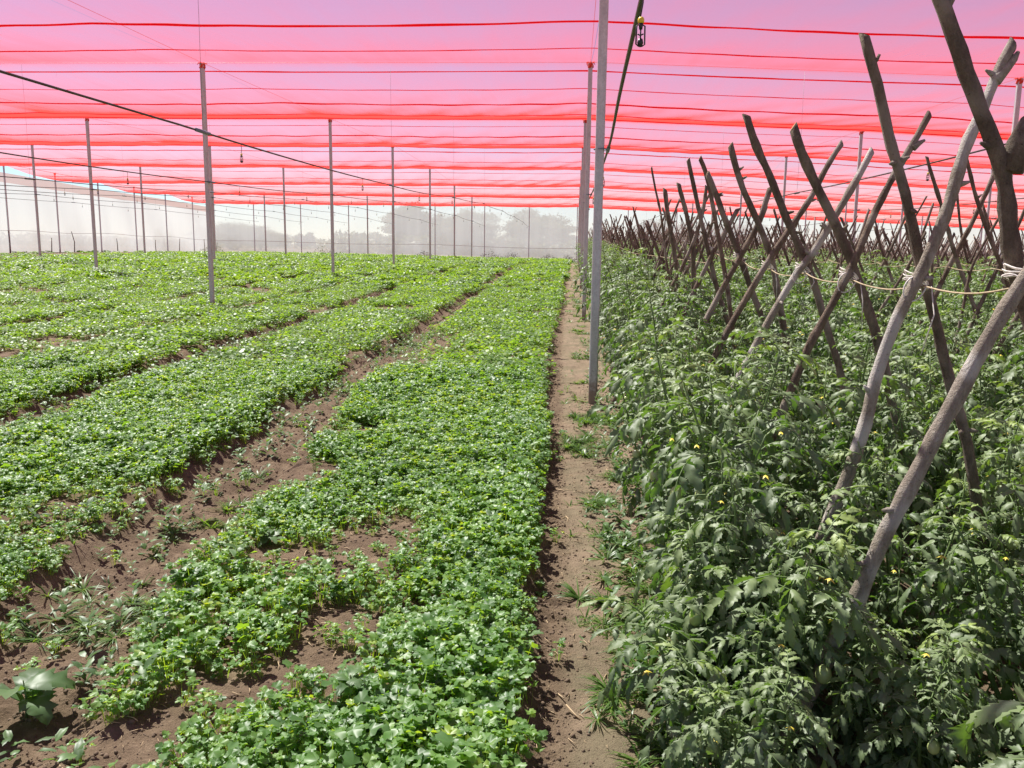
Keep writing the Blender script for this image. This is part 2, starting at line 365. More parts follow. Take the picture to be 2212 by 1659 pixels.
# ------------------------------------------------------------------ shade roof
ROWX = [-31.0, -23.25, -15.45, -7.65, .21, 8.37, 16.4, 24.5, 32.6]
POLEY = [8.48 + 9.22 * k for k in range(8)]
RY = ([-3, 8.5, 17.7, 26.9, 36.1, 45.4, 54.6, 63.8, 73], [4.95, 4.97, 5.06, 5.27, 5.52, 5.47, 5.22, 5.1, 4.85])
RX = ([-31, -23.25, -7.65, .21, 8.37, 16.4, 24.5, 37], [.02, .02, 0, 0, -.30, -.72, -1.0, -1.5])
def roof0(X, Y): return np.interp(Y, *RY) + np.interp(X, *RX)
def roof_z(X, Y):
    X = np.asarray(X, float); Y = np.asarray(Y, float)
    u = ((Y - 8.48) / 9.22) % 1.0
    z = roof0(X, Y) - (.12 + .27 * sstep(18, 42, Y)) * (u * (1 - u)) * 4
    xi = np.interp(X, ROWX + [40.7], np.arange(10)); w = xi % 1.0
    z -= .05 * 4 * w * (1 - w) * np.clip(4 * u * (1 - u) + .15, 0, 1)
    z += (.010 + .012 * sstep(18, 40, Y)) * np.sin(X * 4.3 + Y * 2.6 + 1.5 * np.sin(X * .6 + Y * .3)) * (.5 + vnoise(X * .5, Y * .4, 12)) * np.clip(4 * u * (1 - u), 0, 1)
    return z
rx = lines([(-31, 37, .17)]); ry = lines([(-3, 73, .31)])
XX, YY = np.meshgrid(rx, ry); ZZ = roof_z(XX, YY)
V = np.stack([XX.ravel(), YY.ravel(), ZZ.ravel()], 1); nx = len(rx); ny = len(ry)
i = np.arange(ny - 1)[:, None] * nx; j = np.arange(nx - 1)[None]
Q = np.stack([i + j, i + j + 1, i + nx + j + 1, i + nx + j], -1).reshape(-1, 4)
nb = NB(); nb.add(V, Q)
roof = tag(nb.obj('shade_net', M['net']), 'wide translucent red net roof stretched flat over the whole field', 'shade net')
# sewn seams running across
sy = 1.4; si = 0; seams = []
_Y = np.linspace(9, 26, 3000); _P = np.stack([_Y * 0 + .21, _Y, roof_z(_Y * 0 + .21, _Y) - CAM_H], 1)
_py = 830 - 1850 * (_P @ U_) / (_P @ F_)
seams = [3.9, 5.8, 7.6, 9.5] + [float(_Y[np.argmin(np.abs(_py - v))]) for v in (45, 103, 152, 190, 222, 247, 268)]
seams = [v for n_, v in enumerate(seams) if n_ == 0 or v > seams[n_ - 1] + .8]; sy = seams[-1] + 1.85
while sy < 72.5:
    seams.append(sy); sy += [1.82, 1.95, 1.74, 1.9][si % 4]; si += 1
for q, sy in enumerate(seams):
    nb = NB(); xs = np.arange(-31, 37.01, .25)
    thick = [.021, .012, .016, .010][q % 4]
    ys = sy + .02 * np.sin(xs * .7 + q) ; zs = roof_z(xs, ys) - .012
    th = thick * (1 + .6 * fbm(xs * .9, xs * 0 + q * 3.1, 4, 3))
    tube(nb, np.stack([xs, ys, zs], 1), np.clip(th, .005, .04), 6, flat=.8)
    # frayed threads
    for kx in RNG.uniform(-12, 12, 2):
        zz = float(roof_z(kx, sy)); L = RNG.uniform(.05, .16)
        tube(nb, [[kx, sy, zz], [kx + .01, sy, zz - L * .5], [kx - .01, sy + .01, zz - L]], .0012, 3)
    nb.obj('seam', M['seam'], roof)
# support wires
ORD = ['first', 'second', 'third', 'fourth', 'fifth', 'sixth', 'seventh', 'eighth', 'ninth', 'tenth', 'eleventh', 'twelfth', 'thirteenth', 'fourteenth', 'fifteenth', 'sixteenth', 'seventeenth', 'eighteenth', 'nineteenth', 'twentieth']
for k, y in enumerate(POLEY):
    nb = NB(); xs = np.array([x for x in ROWX] + [37.0]); tube(nb, np.stack([xs, xs * 0 + y, roof0(xs, y) + .01], 1), .004 if k < 7 else .012, 5)
    tag(nb.obj('roof_wire', M['wire']), 'thin cross wire under the red net at the %s pole line from the front' % ORD[k] if k < 7 else 'dark edge cable along the far end of the red roof', 'wire', 'cross wires under the red net')
rown = {-3: 'far left row of poles', -2: 'middle left row of poles', -1: 'first row of poles left of the path', 0: 'row of poles beside the path', 1: 'first row of poles inside the tomatoes', 2: 'second row of poles inside the tomatoes', 3: 'third row of poles inside the tomatoes', 4: 'far right row of poles'}
for r, x in enumerate(ROWX):
    nb = NB(); ys = np.array([-3.0] + POLEY); tube(nb, np.stack([ys * 0 + x, ys, roof0(x, ys) + .015], 1), .004 if r else .012, 5)
    tag(nb.obj('roof_wire', M['wire']), 'thin lengthwise wire under the net, %s' % rown[r - 4] if r else 'dark edge cable along the left side of the red roof', 'wire', 'lengthwise wires under the red net')

# ------------------------------------------------------------------ poles
def pole_mesh(h, w=.085, wrap=True):
    nb = NB(); q = w / 2; c = .012
    ring = [(-q + c, -q), (q - c, -q), (q, -q + c), (q, q - c), (q - c, q), (-q + c, q), (-q, q - c), (-q, -q + c)]
    zs = [-.4, 0, h * .4, h]
    V = [[x, y, z] for z in zs for x, y in ring]
    Q = [[i * 8 + j, i * 8 + (j + 1) % 8, (i + 1) * 8 + (j + 1) % 8, (i + 1) * 8 + j] for i in range(3) for j in range(8)]
    Q += [[24, 25, 26, 27], [24, 27, 28, 31], [28, 29, 30, 31]]
    nb.add(V, Q); return nb
wnb = NB()
for k in range(4):
    a = np.linspace(0, 2 * PI, 13); rr = .05 + .012 * np.sin(a * 3 + k)
    tube(wnb, np.stack([rr * np.cos(a), rr * np.sin(a), -.01 - .022 * k + .008 * np.sin(2 * a + k)], 1), .016, 6)
for k in range(6):
    a = k * 1.1; tube(wnb, [[.03 * math.cos(a), .03 * math.sin(a), .02], [.075 * math.cos(a), .075 * math.sin(a), .03], [.11 * math.cos(a), .11 * math.sin(a), -.02 + .01 * k]], [.02, .014, .004], 5)
wrap_me = wnb.mesh('net_wrap', M['wrap'])
def pole(x, y, label, group, w=.085, wrap=True):
    zb = float(base_z(np.float64(x), np.float64(y))); h = float(roof0(x, y)) - zb
    o = pole_mesh(h, w).obj('support_pole', M['galv'], smooth=False, loc=(x, y, zb)); o.rotation_euler = (0, 0, random.uniform(-.06, .06))
    tag(o, label, 'pole', group)
    if wrap: link_obj('net_wrap', wrap_me, o, (0, 0, h - .02), random.uniform(0, 6), .9)
    return o
vis = {-3: [3, 4, 5, 6], -2: [2, 3, 4, 5, 6], -1: range(1, 7), 0: range(0, 7), 1: range(1, 7), 2: range(3, 7), 3: range(4, 7), 4: range(5, 7)}
for r, ks in vis.items():
    for n_, k in enumerate(ks):
        if r == 0 and k == 0: lab = 'nearest thick galvanised pole standing at the edge of the dirt path'
        else: lab = '%s grey square pole from the front, %s' % (ORD[n_], rown[r])
        p = pole(ROWX[r + 4], POLEY[k], lab, 'grey poles holding up the red net')
# wall poles
for n_, y in enumerate(np.arange(45.4 - 4.61, 70, 4.61)):
    pole(-30.9, y, '%s slim pole from the front along the white left side net' % ORD[n_], 'slim poles along the left side net', .075)
XB = [-27.5, -23.4, -19.25, -15.5, -11.85, -7.65, -3.9, .1, 4.3, 8.3, 12.4, 16.4, 20.5, 24.5, 28.6, 32.6]
for n_, x in enumerate(XB):
    pole(x, 72.8, '%s thin dark pole from the left along the far white end net' % ORD[n_], 'thin poles along the far end net', .07)

# ------------------------------------------------------------------ side nets
def wallnet(P0, P1, top, bot, mat, name, label, cat='net', wave=.05, parent=None):
    L = math.dist(P0, P1); n = int(L / .35); u = np.linspace(0, 1, n + 1); X = P0[0] + (P1[0] - P0[0]) * u; Y = P0[1] + (P1[1] - P0[1]) * u
    nxv = -(P1[1] - P0[1]) / L; nyv = (P1[0] - P0[0]) / L
    rows = []; m_ = 9
    for k in range(m_):
        f = k / (m_ - 1); zt = top(X, Y); zb = bot(X, Y); z = zb + (zt - zb) * f
        w = wave * (np.sin(u * L * 1.4 + np.sin(u * L * .37) * 2) * .6 + np.sin(u * L * .55 + f) * .8 + np.sin(u * L * 4 + 3 * f) * .15) * math.sin(f * PI * .9 + .2)
        rows.append(np.stack([X + nxv * w, Y + nyv * w, z], 1))
    V = np.concatenate(rows); i = np.arange(m_ - 1)[:, None] * (n + 1); j = np.arange(n)[None]
    Q = np.stack([i + j, i + j + 1, i + n + 1 + j + 1, i + n + 1 + j], -1).reshape(-1, 4)
    nb = NB(); nb.add(V, Q); o = nb.obj(name, mat, parent)
    if not parent: tag(o, label, cat)
    return o
gz = lambda X, Y: base_z(X, Y) - .1
lw = wallnet((-31.2, 6), (-31.2, 73.1), lambda X, Y: roof0(X, Y) - .95, gz, M['white_net'], 'side_net', 'tall off-white side net along the left edge of the field with sky showing above it')
wallnet((-31.2, 6), (-31.2, 73.1), lambda X, Y: roof0(X, Y) - .42 - .1 * sstep(40, 70, Y), lambda X, Y: roof0(X, Y) - .95, M['red_lit_net'], 'top_band', '', wave=.0, parent=lw)['label'] = 'pinkish top band of the side net'
bw = wallnet((-31.2, 73.15), (37, 73.15), lambda X, Y: roof0(X, Y) - .03, gz, M['white_net'], 'end_net', 'sheer white net closing the far end of the field, blurred trees behind it')
rw = wallnet((37, 73.1), (37, 20), lambda X, Y: roof0(X, Y) - .1, gz, M['white_net'], 'side_net', 'white side net on the right behind the tomato stakes')
nb = NB(); xs = np.arange(-31, 37, .5); tube(nb, np.stack([xs, xs * 0 + 73.0, base_z(xs, xs * 0 + 73) + 1.15 + .05 * np.sin(xs * .4)], 1), .012, 4)
nb.obj('hem_line', plain('pink_cord', (.4, .25, .24), .8), bw)
nb = NB(); ys = np.arange(8, 73, .5); tube(nb, np.stack([ys * 0 - 31.05, ys, base_z(ys * 0 - 31, ys) + 1.2 + .04 * np.sin(ys * .7)], 1), .01, 4)
nb.obj('hem_line', plain('pale_cord', (.5, .45, .42), .8), lw)

# ------------------------------------------------------------------ watering pipes
PIPEX = [(-27.1, 34), (-23.17, 30), (-19.3, 25), (-15.37, 18), (-11.5, 13), (-7.57, 7), (-3.87, 2), (.29, -1), (4.35, 4), (8.45, 12), (12.4, 20), (16.48, 30)]
PN = {-27.1: 'farthest left, nearest the side net', -23.17: 'along the far left row of poles', -19.3: 'hung midway between the far left and middle left pole rows', -15.37: 'along the middle left row of poles', -11.5: 'hung midway left of the first pole row', -7.57: 'fixed along the first row of poles left of the path', -3.87: 'crossing the upper left of the picture with a grey sleeve', .29: 'overhead beside the nearest pole, steeply foreshortened', 4.35: 'passing behind the crossed stakes on the right', 8.45: 'along the first pole row over the tomatoes', 12.4: 'hung between pole rows over the tomatoes', 16.48: 'along the second pole row over the tomatoes'}
SPN = {-27.1: 'farthest left pipe', -23.17: 'far left pole pipe', -19.3: 'second pipe from the left', -15.37: 'third pipe from the left', -11.5: 'pipe between left pole rows', -7.57: 'pipe on the first left pole row', -3.87: 'sleeved pipe crossing the upper left', .29: 'overhead pipe beside the path poles', 4.35: 'pipe behind the crossed stakes', 8.45: 'first pole-row pipe over the tomatoes'}
def pipe_z(x, y):
    u = ((np.asarray(y) - 8.48) / 9.22) % 1
    add = np.interp(y, [0, 3.9, 5.4, 8.5, 30, 50, 73], [2.66, 2.54, 2.47, 2.42, 2.62, 2.75, 2.85]) if x == .29 else np.interp(y, [0, 9, 20, 36, 73], [2.6, 2.62, 2.66, 2.75, 2.85])
    return base_z(x + 0 * np.asarray(y), np.asarray(y)) + add - .04 * 4 * u * (1 - u) * (np.asarray(y) > 8.5)
# sprinkler parts (hung head down)
def ring_pts(): pass
s1 = NB(); tube(s1, [[0, 0, 0], [.006, 0, -.05], [-.004, 0, -.11]], .003, 6)
s2 = NB(); tube(s2, [[0, 0, -.105], [0, 0, -.112], [0, 0, -.124], [0, 0, -.128]], [.009, .0125, .0125, .009], 10)
s3 = NB()
tube(s3, [[0, 0, -.127], [0, 0, -.15]], [.010, .007], 8); tube(s3, [[0, 0, -.185], [0, 0, -.2], [0, 0, -.215]], [.009, .013, .006], 8)
for s in (-1, 1): tube(s3, [[0, 0, -.13], [s * .017, 0, -.137], [s * .018, 0, -.205], [s * .006, 0, -.213]], .0032, 6)
s4 = NB(); tube(s4, [[0, 0, -.15], [0, 0, -.185]], [.003, .003], 6); tube(s4, [[-.012, 0, -.168], [0, .003, -.172], [.012, 0, -.166]], .003, 5)
SM = [s1.mesh('drop_tube', M['blackp']), s2.mesh('cap', M['yellow']), s3.mesh('frame', M['blackp']), s4.mesh('rotor', M['blackp'])]
def sprinkler(x, y, z, label, sc=1):
    e_ = bpy.data.objects.new('hanging_sprinkler', None); COL.objects.link(e_); e_.location = (x, y, z); e_.scale = (sc, sc, sc); e_.rotation_euler = (0, 0, random.uniform(-.3, .3))
    e_.empty_display_size = .05
    tag(e_, label, 'sprinkler', 'small sprinklers hanging from the pipes')
    for n_, me in zip(('drop_tube', 'cap', 'frame', 'rotor'), SM): link_obj(n_, me, e_)
for x, y0 in PIPEX:
    ys = np.arange(y0, 72.9, .4); nb = NB()
    if x == .29: tube(nb, np.stack([x - .035 + .035 * sstep(5, 8.3, ys), ys, pipe_z(x, ys)], 1), .0115, 8)
    else: tube(nb, np.stack([x + .03 * np.sin(ys * .4 + x), ys, pipe_z(x, ys)], 1), .010, 6)
    p = tag(nb.obj('water_pipe', M['pipe']), 'black plastic watering pipe ' + PN[x], 'pipe', 'black watering pipes under the net')
    off = 8.9 if x == -3.87 else 8.5
    for k in range(8):
        yy = off + 9.22 * k - (0 if x != -3.87 else .0)
        if yy < y0 or yy > 72.5: continue
        nb = NB(); zz = float(pipe_z(x, yy))
        tube(nb, [[x, yy - .16, float(pipe_z(x, yy - .16))], [x, yy + .16, float(pipe_z(x, yy + .16))]], .02, 8)
        if x not in (-27.1, -19.3, -11.5, -3.87, 4.35, 12.4):
            a = np.linspace(0, 2 * PI, 17); tube(nb, np.stack([x - .07 + .065 * np.cos(a), yy + .065 * np.sin(a), zz + 0 * a], 1), .006, 5)
        nb.obj('sleeve', M['sleeve'], p)
        if x in (-27.1, -19.3, -11.5, -3.87, 4.35, 12.4):
            nb = NB(); zt = float(roof_z(x, yy)); tube(nb, [[x, yy, zz], [x + .01, yy, (zz + zt) / 2], [x, yy, zt]], .002, 4); nb.obj('hanger_wire', M['wire'], p)
    ss = np.arange(y0 + 2.4, 72, 4.9)
    if x == .29: ss = np.array([3.72, 10.2, 15.5, 21, 27, 33, 39, 46, 53, 60])
    if x == -3.87: ss = np.array([9.9, 15.6, 21.3, 27, 33, 39, 45, 51, 57, 63, 69])
    for n_, y in enumerate(ss):
        if y < abs(x) / .62 * .95 and x < 0: continue
        if x > 9 : continue
        z = float(pipe_z(x, y)) - .01
        if x == .29 and n_ == 0: lab = 'black sprinkler head with yellow cap hanging near the top centre of the picture'
        else: lab = '%s small sprinkler from the front on the %s' % (ORD[n_ % 20], SPN[x])
        sprinkler(x + (-.045 if x == .29 and n_ == 0 else .01), y, z, lab, 1.05 if x == .29 else .95)

# ------------------------------------------------------------------ stakes
def stake_nb(pts, r0, r1, n=9, cut=True, knots=0, seed=0, rough=.09, branch=None):
    r0 *= .84; r1 *= .84
    rs = random.Random(seed); nb = NB(); P = np.asarray(pts, float)
    d = np.r_[0, np.cumsum(np.linalg.norm(np.diff(P, axis=0), axis=1))]; L = d[-1]
    u = np.linspace(0, L, max(6, int(L / .055))); Q = np.stack([np.interp(u, d, P[:, i]) for i in range(3)], 1)
    # smooth then add wobble
    for _ in range(2): Q[1:-1] = (Q[:-2] + 2 * Q[1:-1] + Q[2:]) / 4
    ph = rs.uniform(0, 9); Q[:, 0] += .004 * np.sin(u * 7 + ph); Q[:, 1] += .006 * np.sin(u * 5.3 + ph)
    r = r0 + (r1 - r0) * u / L
    nz = np.array([rs.uniform(-1, 1) for _ in u]); r = r * (1 + rough * nz)
    for _ in range(int(L * 1.6)):
        k = rs.uniform(.1, .95) * L; r = r * (1 + .22 * np.exp(-((u - k) / .025) ** 2))
    tint = np.full(len(u), .5)
    tube(nb, Q, r, n, tint=tint, cap=True)
    V0 = nb.V[-1]; rn_ = np.random.default_rng(seed); C0 = np.repeat(Q, n, 0); V0[:len(C0)] += (V0[:len(C0)] - C0) * rn_.normal(0, .06, (len(C0), 1))
    # oblique pale cut at the top
    if cut:
        T = Q[-1] - Q[-3]; T /= np.linalg.norm(T); sd_ = np.cross(T, [0, 1, 0]); sd_ /= np.linalg.norm(sd_) * rs.choice((-1, 1))
        V = nb.V[-1]; ringv = V[(len(u) - 1) * n:len(u) * n]; c = Q[-1]
        for k in range(n):
            s = (ringv[k] - c) @ sd_ / r1
            V[(len(u) - 1) * n + k] += T * (r1 * .8 * (s + .3))
        V[-1] = V[(len(u) - 1) * n:len(u) * n].mean(0)
        m0 = nb.n; ring2 = V[(len(u) - 1) * n:len(u) * n] ; cc = ring2.mean(0)
        nrm = np.cross(ring2[1] - ring2[0], ring2[n // 3] - ring2[0]); nrm /= np.linalg.norm(nrm) + 1e-9
        if nrm @ T < 0: nrm = -nrm
        rr = cc + (ring2 - cc) * .9 + nrm * .0025
        nb.add(np.concatenate([rr, [cc + nrm * .0025]]), None, [[n, k, (k + 1) % n] for k in range(n)], tint=1.0)
    for _ in range(knots):
        k = rs.randrange(len(u) // 3, len(u) - 2); a = rs.uniform(0, 2 * PI)
        dv = np.array([math.cos(a), -.3, math.sin(a) * .6 + .5]); dv /= np.linalg.norm(dv)
        tube(nb, [Q[k], Q[k] + dv * (r[k] + .012), Q[k] + dv * (r[k] + .03)], [.012, .009, .004], 5)
    if branch is not None:
        tube(nb, branch[0], branch[1], n)
    return nb
def px(pts, Y, dy=0):
    return [pt(x, y, Y + dy) for x, y in pts]
def to_ground(P, slope=None):
    P = [np.array(p) for p in P]          # listed bottom -> top ; extend first point down to the soil
    d = P[0] - P[1]; d /= np.linalg.norm(d)
    z = float(base_z(P[0][0], P[0][1])) - .12
    if P[0][2] > z + .02 and d[2] < -.2: P.insert(0, P[0] + d * ((z - P[0][2]) / d[2]))
    return P
# measured near stakes: (distance, [points bottom -> top in photo px], radius bottom, top, material, label, forks)
NEAR = [
 (2.47, [(1680, 1640), (1760, 1480), (1858, 1275), (1900, 1165), (1985, 1010), (2065, 870), (2150, 705), (2212, 600), (2290, 470), (2370, 330)], .030, .024, 'bark_pale', 'long pale grey stake leaning right in the foreground, its foot low among leaves', None),
 (2.55, [(2330, 1200), (2270, 850), (2212, 640), (2192, 565), (2182, 500), (2179, 395), (2150, 322), (2104, 222), (2068, 118), (2034, 0), (2010, -60)], .034, .024, 'bark_dark', 'thick dark forked branch stake reaching past the top right of the picture', [[(2182, 372), (2200, 310), (2222, 262), (2242, 240)], [.034, .030, .022, .010]]),
 (3.20, [(1805, 1090), (1875, 901), (1884, 842), (1922, 740), (1942, 681), (1980, 610), (2018, 519), (2050, 430), (2086, 304), (2118, 255), (2139, 215), (2157, 150), (2190, 97)], .034, .021, 'bark_pale', 'smooth grey stake with a small forked tip, second pair from the front', [[(2150, 175), (2172, 150), (2190, 128), (2200, 112)], [.022, .017, .013, .006]]),
 (3.28, [(2105, 1080), (2090, 950), (2060, 842), (2048, 798), (2025, 710), (2004, 637), (1986, 587), (1968, 483), (1946, 376), (1925, 304), (1903, 197), (1878, 125), (1866, 80)], .025, .021, 'bark_dark', 'tall brown stake with a slanted cut top, leaning left, second pair from the front', [[(1886, 135), (1894, 130), (1900, 118)], [.010, .007, .005]]),
 (4.00, [(1660, 960), (1708, 848), (1731, 796), (1752, 740), (1778, 696), (1807, 637), (1839, 575), (1889, 458), (1925, 394), (1946, 358), (1975, 310), (1990, 285), (2007, 248)], .027, .017, 'bark', 'crooked stake ending in a pointed fork, leaning right in the third pair', [[(1972, 320), (1985, 310), (1998, 303)], [.017, .012, .005]]),
 (4.07, [(1925, 860), (1904, 755), (1889, 701), (1869, 643), (1848, 596), (1835, 559), (1799, 476), (1767, 412), (1735, 333), (1722, 300), (1717, 277)], .027, .024, 'bark_dark', 'dark knobbly stake leaning left in the third pair from the front', None),
 (4.80, [(1560, 880), (1635, 739), (1664, 689), (1699, 631), (1728, 578), (1746, 566), (1792, 483), (1824, 430), (1860, 372), (1884, 328)], .026, .022, 'bark_pale', 'pinkish grey stake with pale cut end, leaning right in the fourth pair', None),
 (4.86, [(1825, 850), (1810, 780), (1778, 676), (1765, 635), (1749, 583), (1736, 566), (1696, 466), (1664, 376), (1628, 304), (1612, 252)], .024, .023, 'bark_dark', 'straight dark stake leaning left in the fourth pair from the front', None),
 (5.66, [(1500, 850), (1583, 697), (1609, 653), (1635, 606), (1666, 551), (1702, 499), (1739, 447), (1763, 412), (1792, 351), (1818, 311)], .027, .021, 'bark', 'brown stake with a light peeled tip, leaning right in the fifth pair', None),
 (5.72, [(1720, 860), (1705, 770), (1682, 640), (1674, 596), (1661, 546), (1632, 468), (1609, 416), (1590, 361), (1578, 315)], .026, .023, 'bark_dark', 'bumpy dark stake leaning left in the fifth pair from the front', None),
 (6.5, [(1440, 860), (1525, 695), (1570, 606), (1601, 549), (1642, 478), (1655, 439), (1666, 405)], .028, .023, 'bark', 'short thick stake leaning right in the sixth pair from the front', None),
 (6.56, [(1670, 790), (1648, 692), (1614, 596), (1596, 551), (1562, 468), (1546, 416), (1530, 376)], .028, .024, 'bark_dark', 'stub-topped brown stake leaning left in the sixth pair from the front', None),
 (6.9, [(1560, 560), (1546, 470), (1525, 374), (1511, 343)], .022, .02, 'bark', 'slim stake with pale cut tip just left of the sixth crossed pair', None),
 (7.4, [(1420, 790), (1494, 642), (1523, 585), (1543, 541), (1572, 490), (1593, 452)], .028, .022, 'bark', 'rusty brown stake leaning right in the seventh pair from the front', None),
 (7.45, [(1580, 720), (1545, 610), (1528, 541), (1515, 478), (1502, 411), (1486, 346)], .026, .021, 'bark_dark', 'slender dark stake leaning left in the seventh pair from the front', None),
 (8.3, [(1500, 640), (1497, 541), (1488, 490), (1478, 440), (1467, 398)], .03, .024, 'bark_dark', 'thick dark stake leaning left in the eighth pair from the front', None),
 (8.2, [(1380, 760), (1452, 620), (1478, 570), (1508, 495), (1521, 450), (1527, 404)], .024, .019, 'bark', 'thin stake with whittled tip leaning right in the eighth pair', None),
 (9.1, [(1470, 650), (1455, 540), (1445, 480), (1437, 410)], .028, .026, 'bark_dark', 'stout stake leaning left in the ninth pair, two cut stubs on top', None),
 (9.6, [(1440, 560), (1428, 470), (1418, 420), (1408, 362)], .018, .013, 'bark', 'thin pointed stick standing tall left of the ninth pair', None),
]
STG = 'wooden stakes crossed over the tomato rows'
nst = 0
for q, (Y, P, r0, r1, mt, lab, fk) in enumerate(NEAR):
    W_ = to_ground(px(P, Y)); br = None
    if fk: br = (np.array(px(fk[0], Y)), fk[1])
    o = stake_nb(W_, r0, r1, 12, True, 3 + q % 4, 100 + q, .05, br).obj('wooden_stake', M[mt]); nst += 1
    tag(o, lab, 'stake', STG)
# procedural stakes
def pair(X, Y, rs, nseg=6):
    zg = float(base_z(X, Y)); res = []
    zc = zg + 1.38 + rs.uniform(-.08, .08)
    for s in (-1, 1):
        sl = s * rs.uniform(.26, .50); top = zc + rs.choice((rs.uniform(.18, .5), rs.uniform(.35, .95))); xc = X + rs.uniform(-.03, .03); yo = s * .03 + rs.uniform(-.02, .02)
        dy = rs.uniform(-.10, .10)
        P = [[xc + sl * (z - zc) * (1 + .12 * math.sin(z * 2 + s)), Y + yo + dy * (z - zc), z] for z in np.linspace(zg - .1, top, 5)]
        r = rs.uniform(.018, .028); res.append((P, r, r * rs.uniform(.6, .85)))
    if rs.random() < .25:
        P = [[X + rs.uniform(-.2, .2) + .1 * (z - zc), Y + .1, z] for z in (zg, zc, zc + rs.uniform(.4, .8))]; res.append((P, .018, .011))
    return res
SROWS = [1.25, 3.15, 5.05, 6.95, 8.85, 10.75, 12.65, 14.55, 16.45, 18.35, 20.25, 22.15, 24.05, 26, 27.9, 29.8]
rs = random.Random(5); cand = []
for ri, X in enumerate(SROWS):
    y = 8.9 if ri == 0 else X / .55 + rs.uniform(0, .6)
    while y < 71:
        for c in pair(X + rs.uniform(-.06, .06), y, rs): cand.append((math.hypot(X, y) * (1 + .0 * ri), ri, c))
        y += rs.uniform(.66, .9) if y < 14 else rs.uniform(.5, .72)
cand.sort(key=lambda c: c[0])
rowlab = ['the first stake row beside the path', 'the second stake row', 'the third stake row', 'the fourth stake row', 'the fifth stake row'] + ['the farther stake rows'] * 12
NIND = 290 - len(NEAR)
for q, (d, ri, (P, r0, r1)) in enumerate(cand[:NIND]):
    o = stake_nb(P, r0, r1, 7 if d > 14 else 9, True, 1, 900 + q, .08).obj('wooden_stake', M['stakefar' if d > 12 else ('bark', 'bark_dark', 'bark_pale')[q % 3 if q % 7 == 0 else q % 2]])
    lab = 'dark thin wooden stake farther back in the thicket, %s' % rowlab[ri]
    tag(o, lab, 'stake', STG + ', ' + rowlab[ri])
nb = NB()
for q, (d, ri, (P, r0, r1)) in enumerate(cand[NIND:]):
    tube(nb, P, np.linspace(r0, r1, len(P)), 4, tint=.5)
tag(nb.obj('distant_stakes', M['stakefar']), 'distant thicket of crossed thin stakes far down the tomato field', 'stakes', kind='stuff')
# ties at the crossings and twine along the row
CR = [(2215, 600, 2.50), (1985, 606, 3.24), (1838, 596, 4.03), (1737, 582, 4.83), (1661, 576, 5.69), (1598, 556, 6.53), (1543, 541, 7.42)]
for q, (x, y, Y) in enumerate(CR):
    c = pt(x, y, Y); nb = NB()
    for k in range(4 if q < 4 else 3):
        a = np.linspace(0, 2 * PI, 21); R0 = .036 + .002 * (k % 2)
        tilt = -.42 + .14 * (k % 3 - 1)
        tube(nb, np.stack([c[0] + R0 * np.cos(a), c[1] + .03 + (R0 + .022) * np.sin(a), c[2] - .009 * k + .012 + tilt * R0 * np.cos(a) + .004 * np.sin(3 * a + k)], 1), .0048, 6, flat=.5)
    if q in (1, 3, 2):
        a = np.linspace(.2, 2 * PI * .8, 14); tube(nb, np.stack([c[0] - .03 - .04 * np.sin(a * .9), c[1] - .05 + 0 * a, c[2] - .03 + .045 * np.cos(a)], 1), .003, 5)
    L = [.16, .25, .22, .12, .2, .12, .1][q]
    tube(nb, [[c[0] + .03, c[1] - .04, c[2] - .02], [c[0] + .045, c[1] - .05, c[2] - .02 - L * .4], [c[0] + .03 + .02 * (-1) ** q, c[1] - .05, c[2] - .02 - L]], [.004, .005, .003], 5, flat=.4)
    tag(nb.obj('stake_tie', M['tie']), 'pale plastic strip knotted round the %s crossed stake pair from the front' % ORD[q], 'tie', 'pale ties on the stake crossings')
for ri, X in enumerate(SROWS[:3]):
    nb = NB(); ys = np.arange(2.2 if ri == 0 else X / .55, 45, .1)
    if ri == 0:
        cy = [c[2] for c in CR]; wp = np.array([pt(x, y, Y) for x, y, Y in CR]); yy = np.minimum(ys, 7.42)
        xs = np.where(ys < 7.42, np.interp(ys, cy, wp[:, 0]), wp[-1, 0]); zs = np.where(ys < 7.42, np.interp(ys, cy, wp[:, 2]) - .015, base_z(X + 0 * ys, ys) + 1.37)
        f = np.interp(ys, cy + [100], list(range(len(cy) + 1))) % 1; zs = zs - .03 * 4 * f * (1 - f) * (ys < 7.42)
    else: xs = ys * 0 + X; zs = base_z(xs, ys) + 1.38 - .03 * np.abs(np.sin(ys * 3.7))
    tube(nb, np.stack([xs + .006 * np.sin(ys * 9), ys - 0.03, zs], 1), .0032, 5)
    tag(nb.obj('twine', M['twine']), 'tan twine strung through the crossings of %s' % rowlab[ri], 'twine')

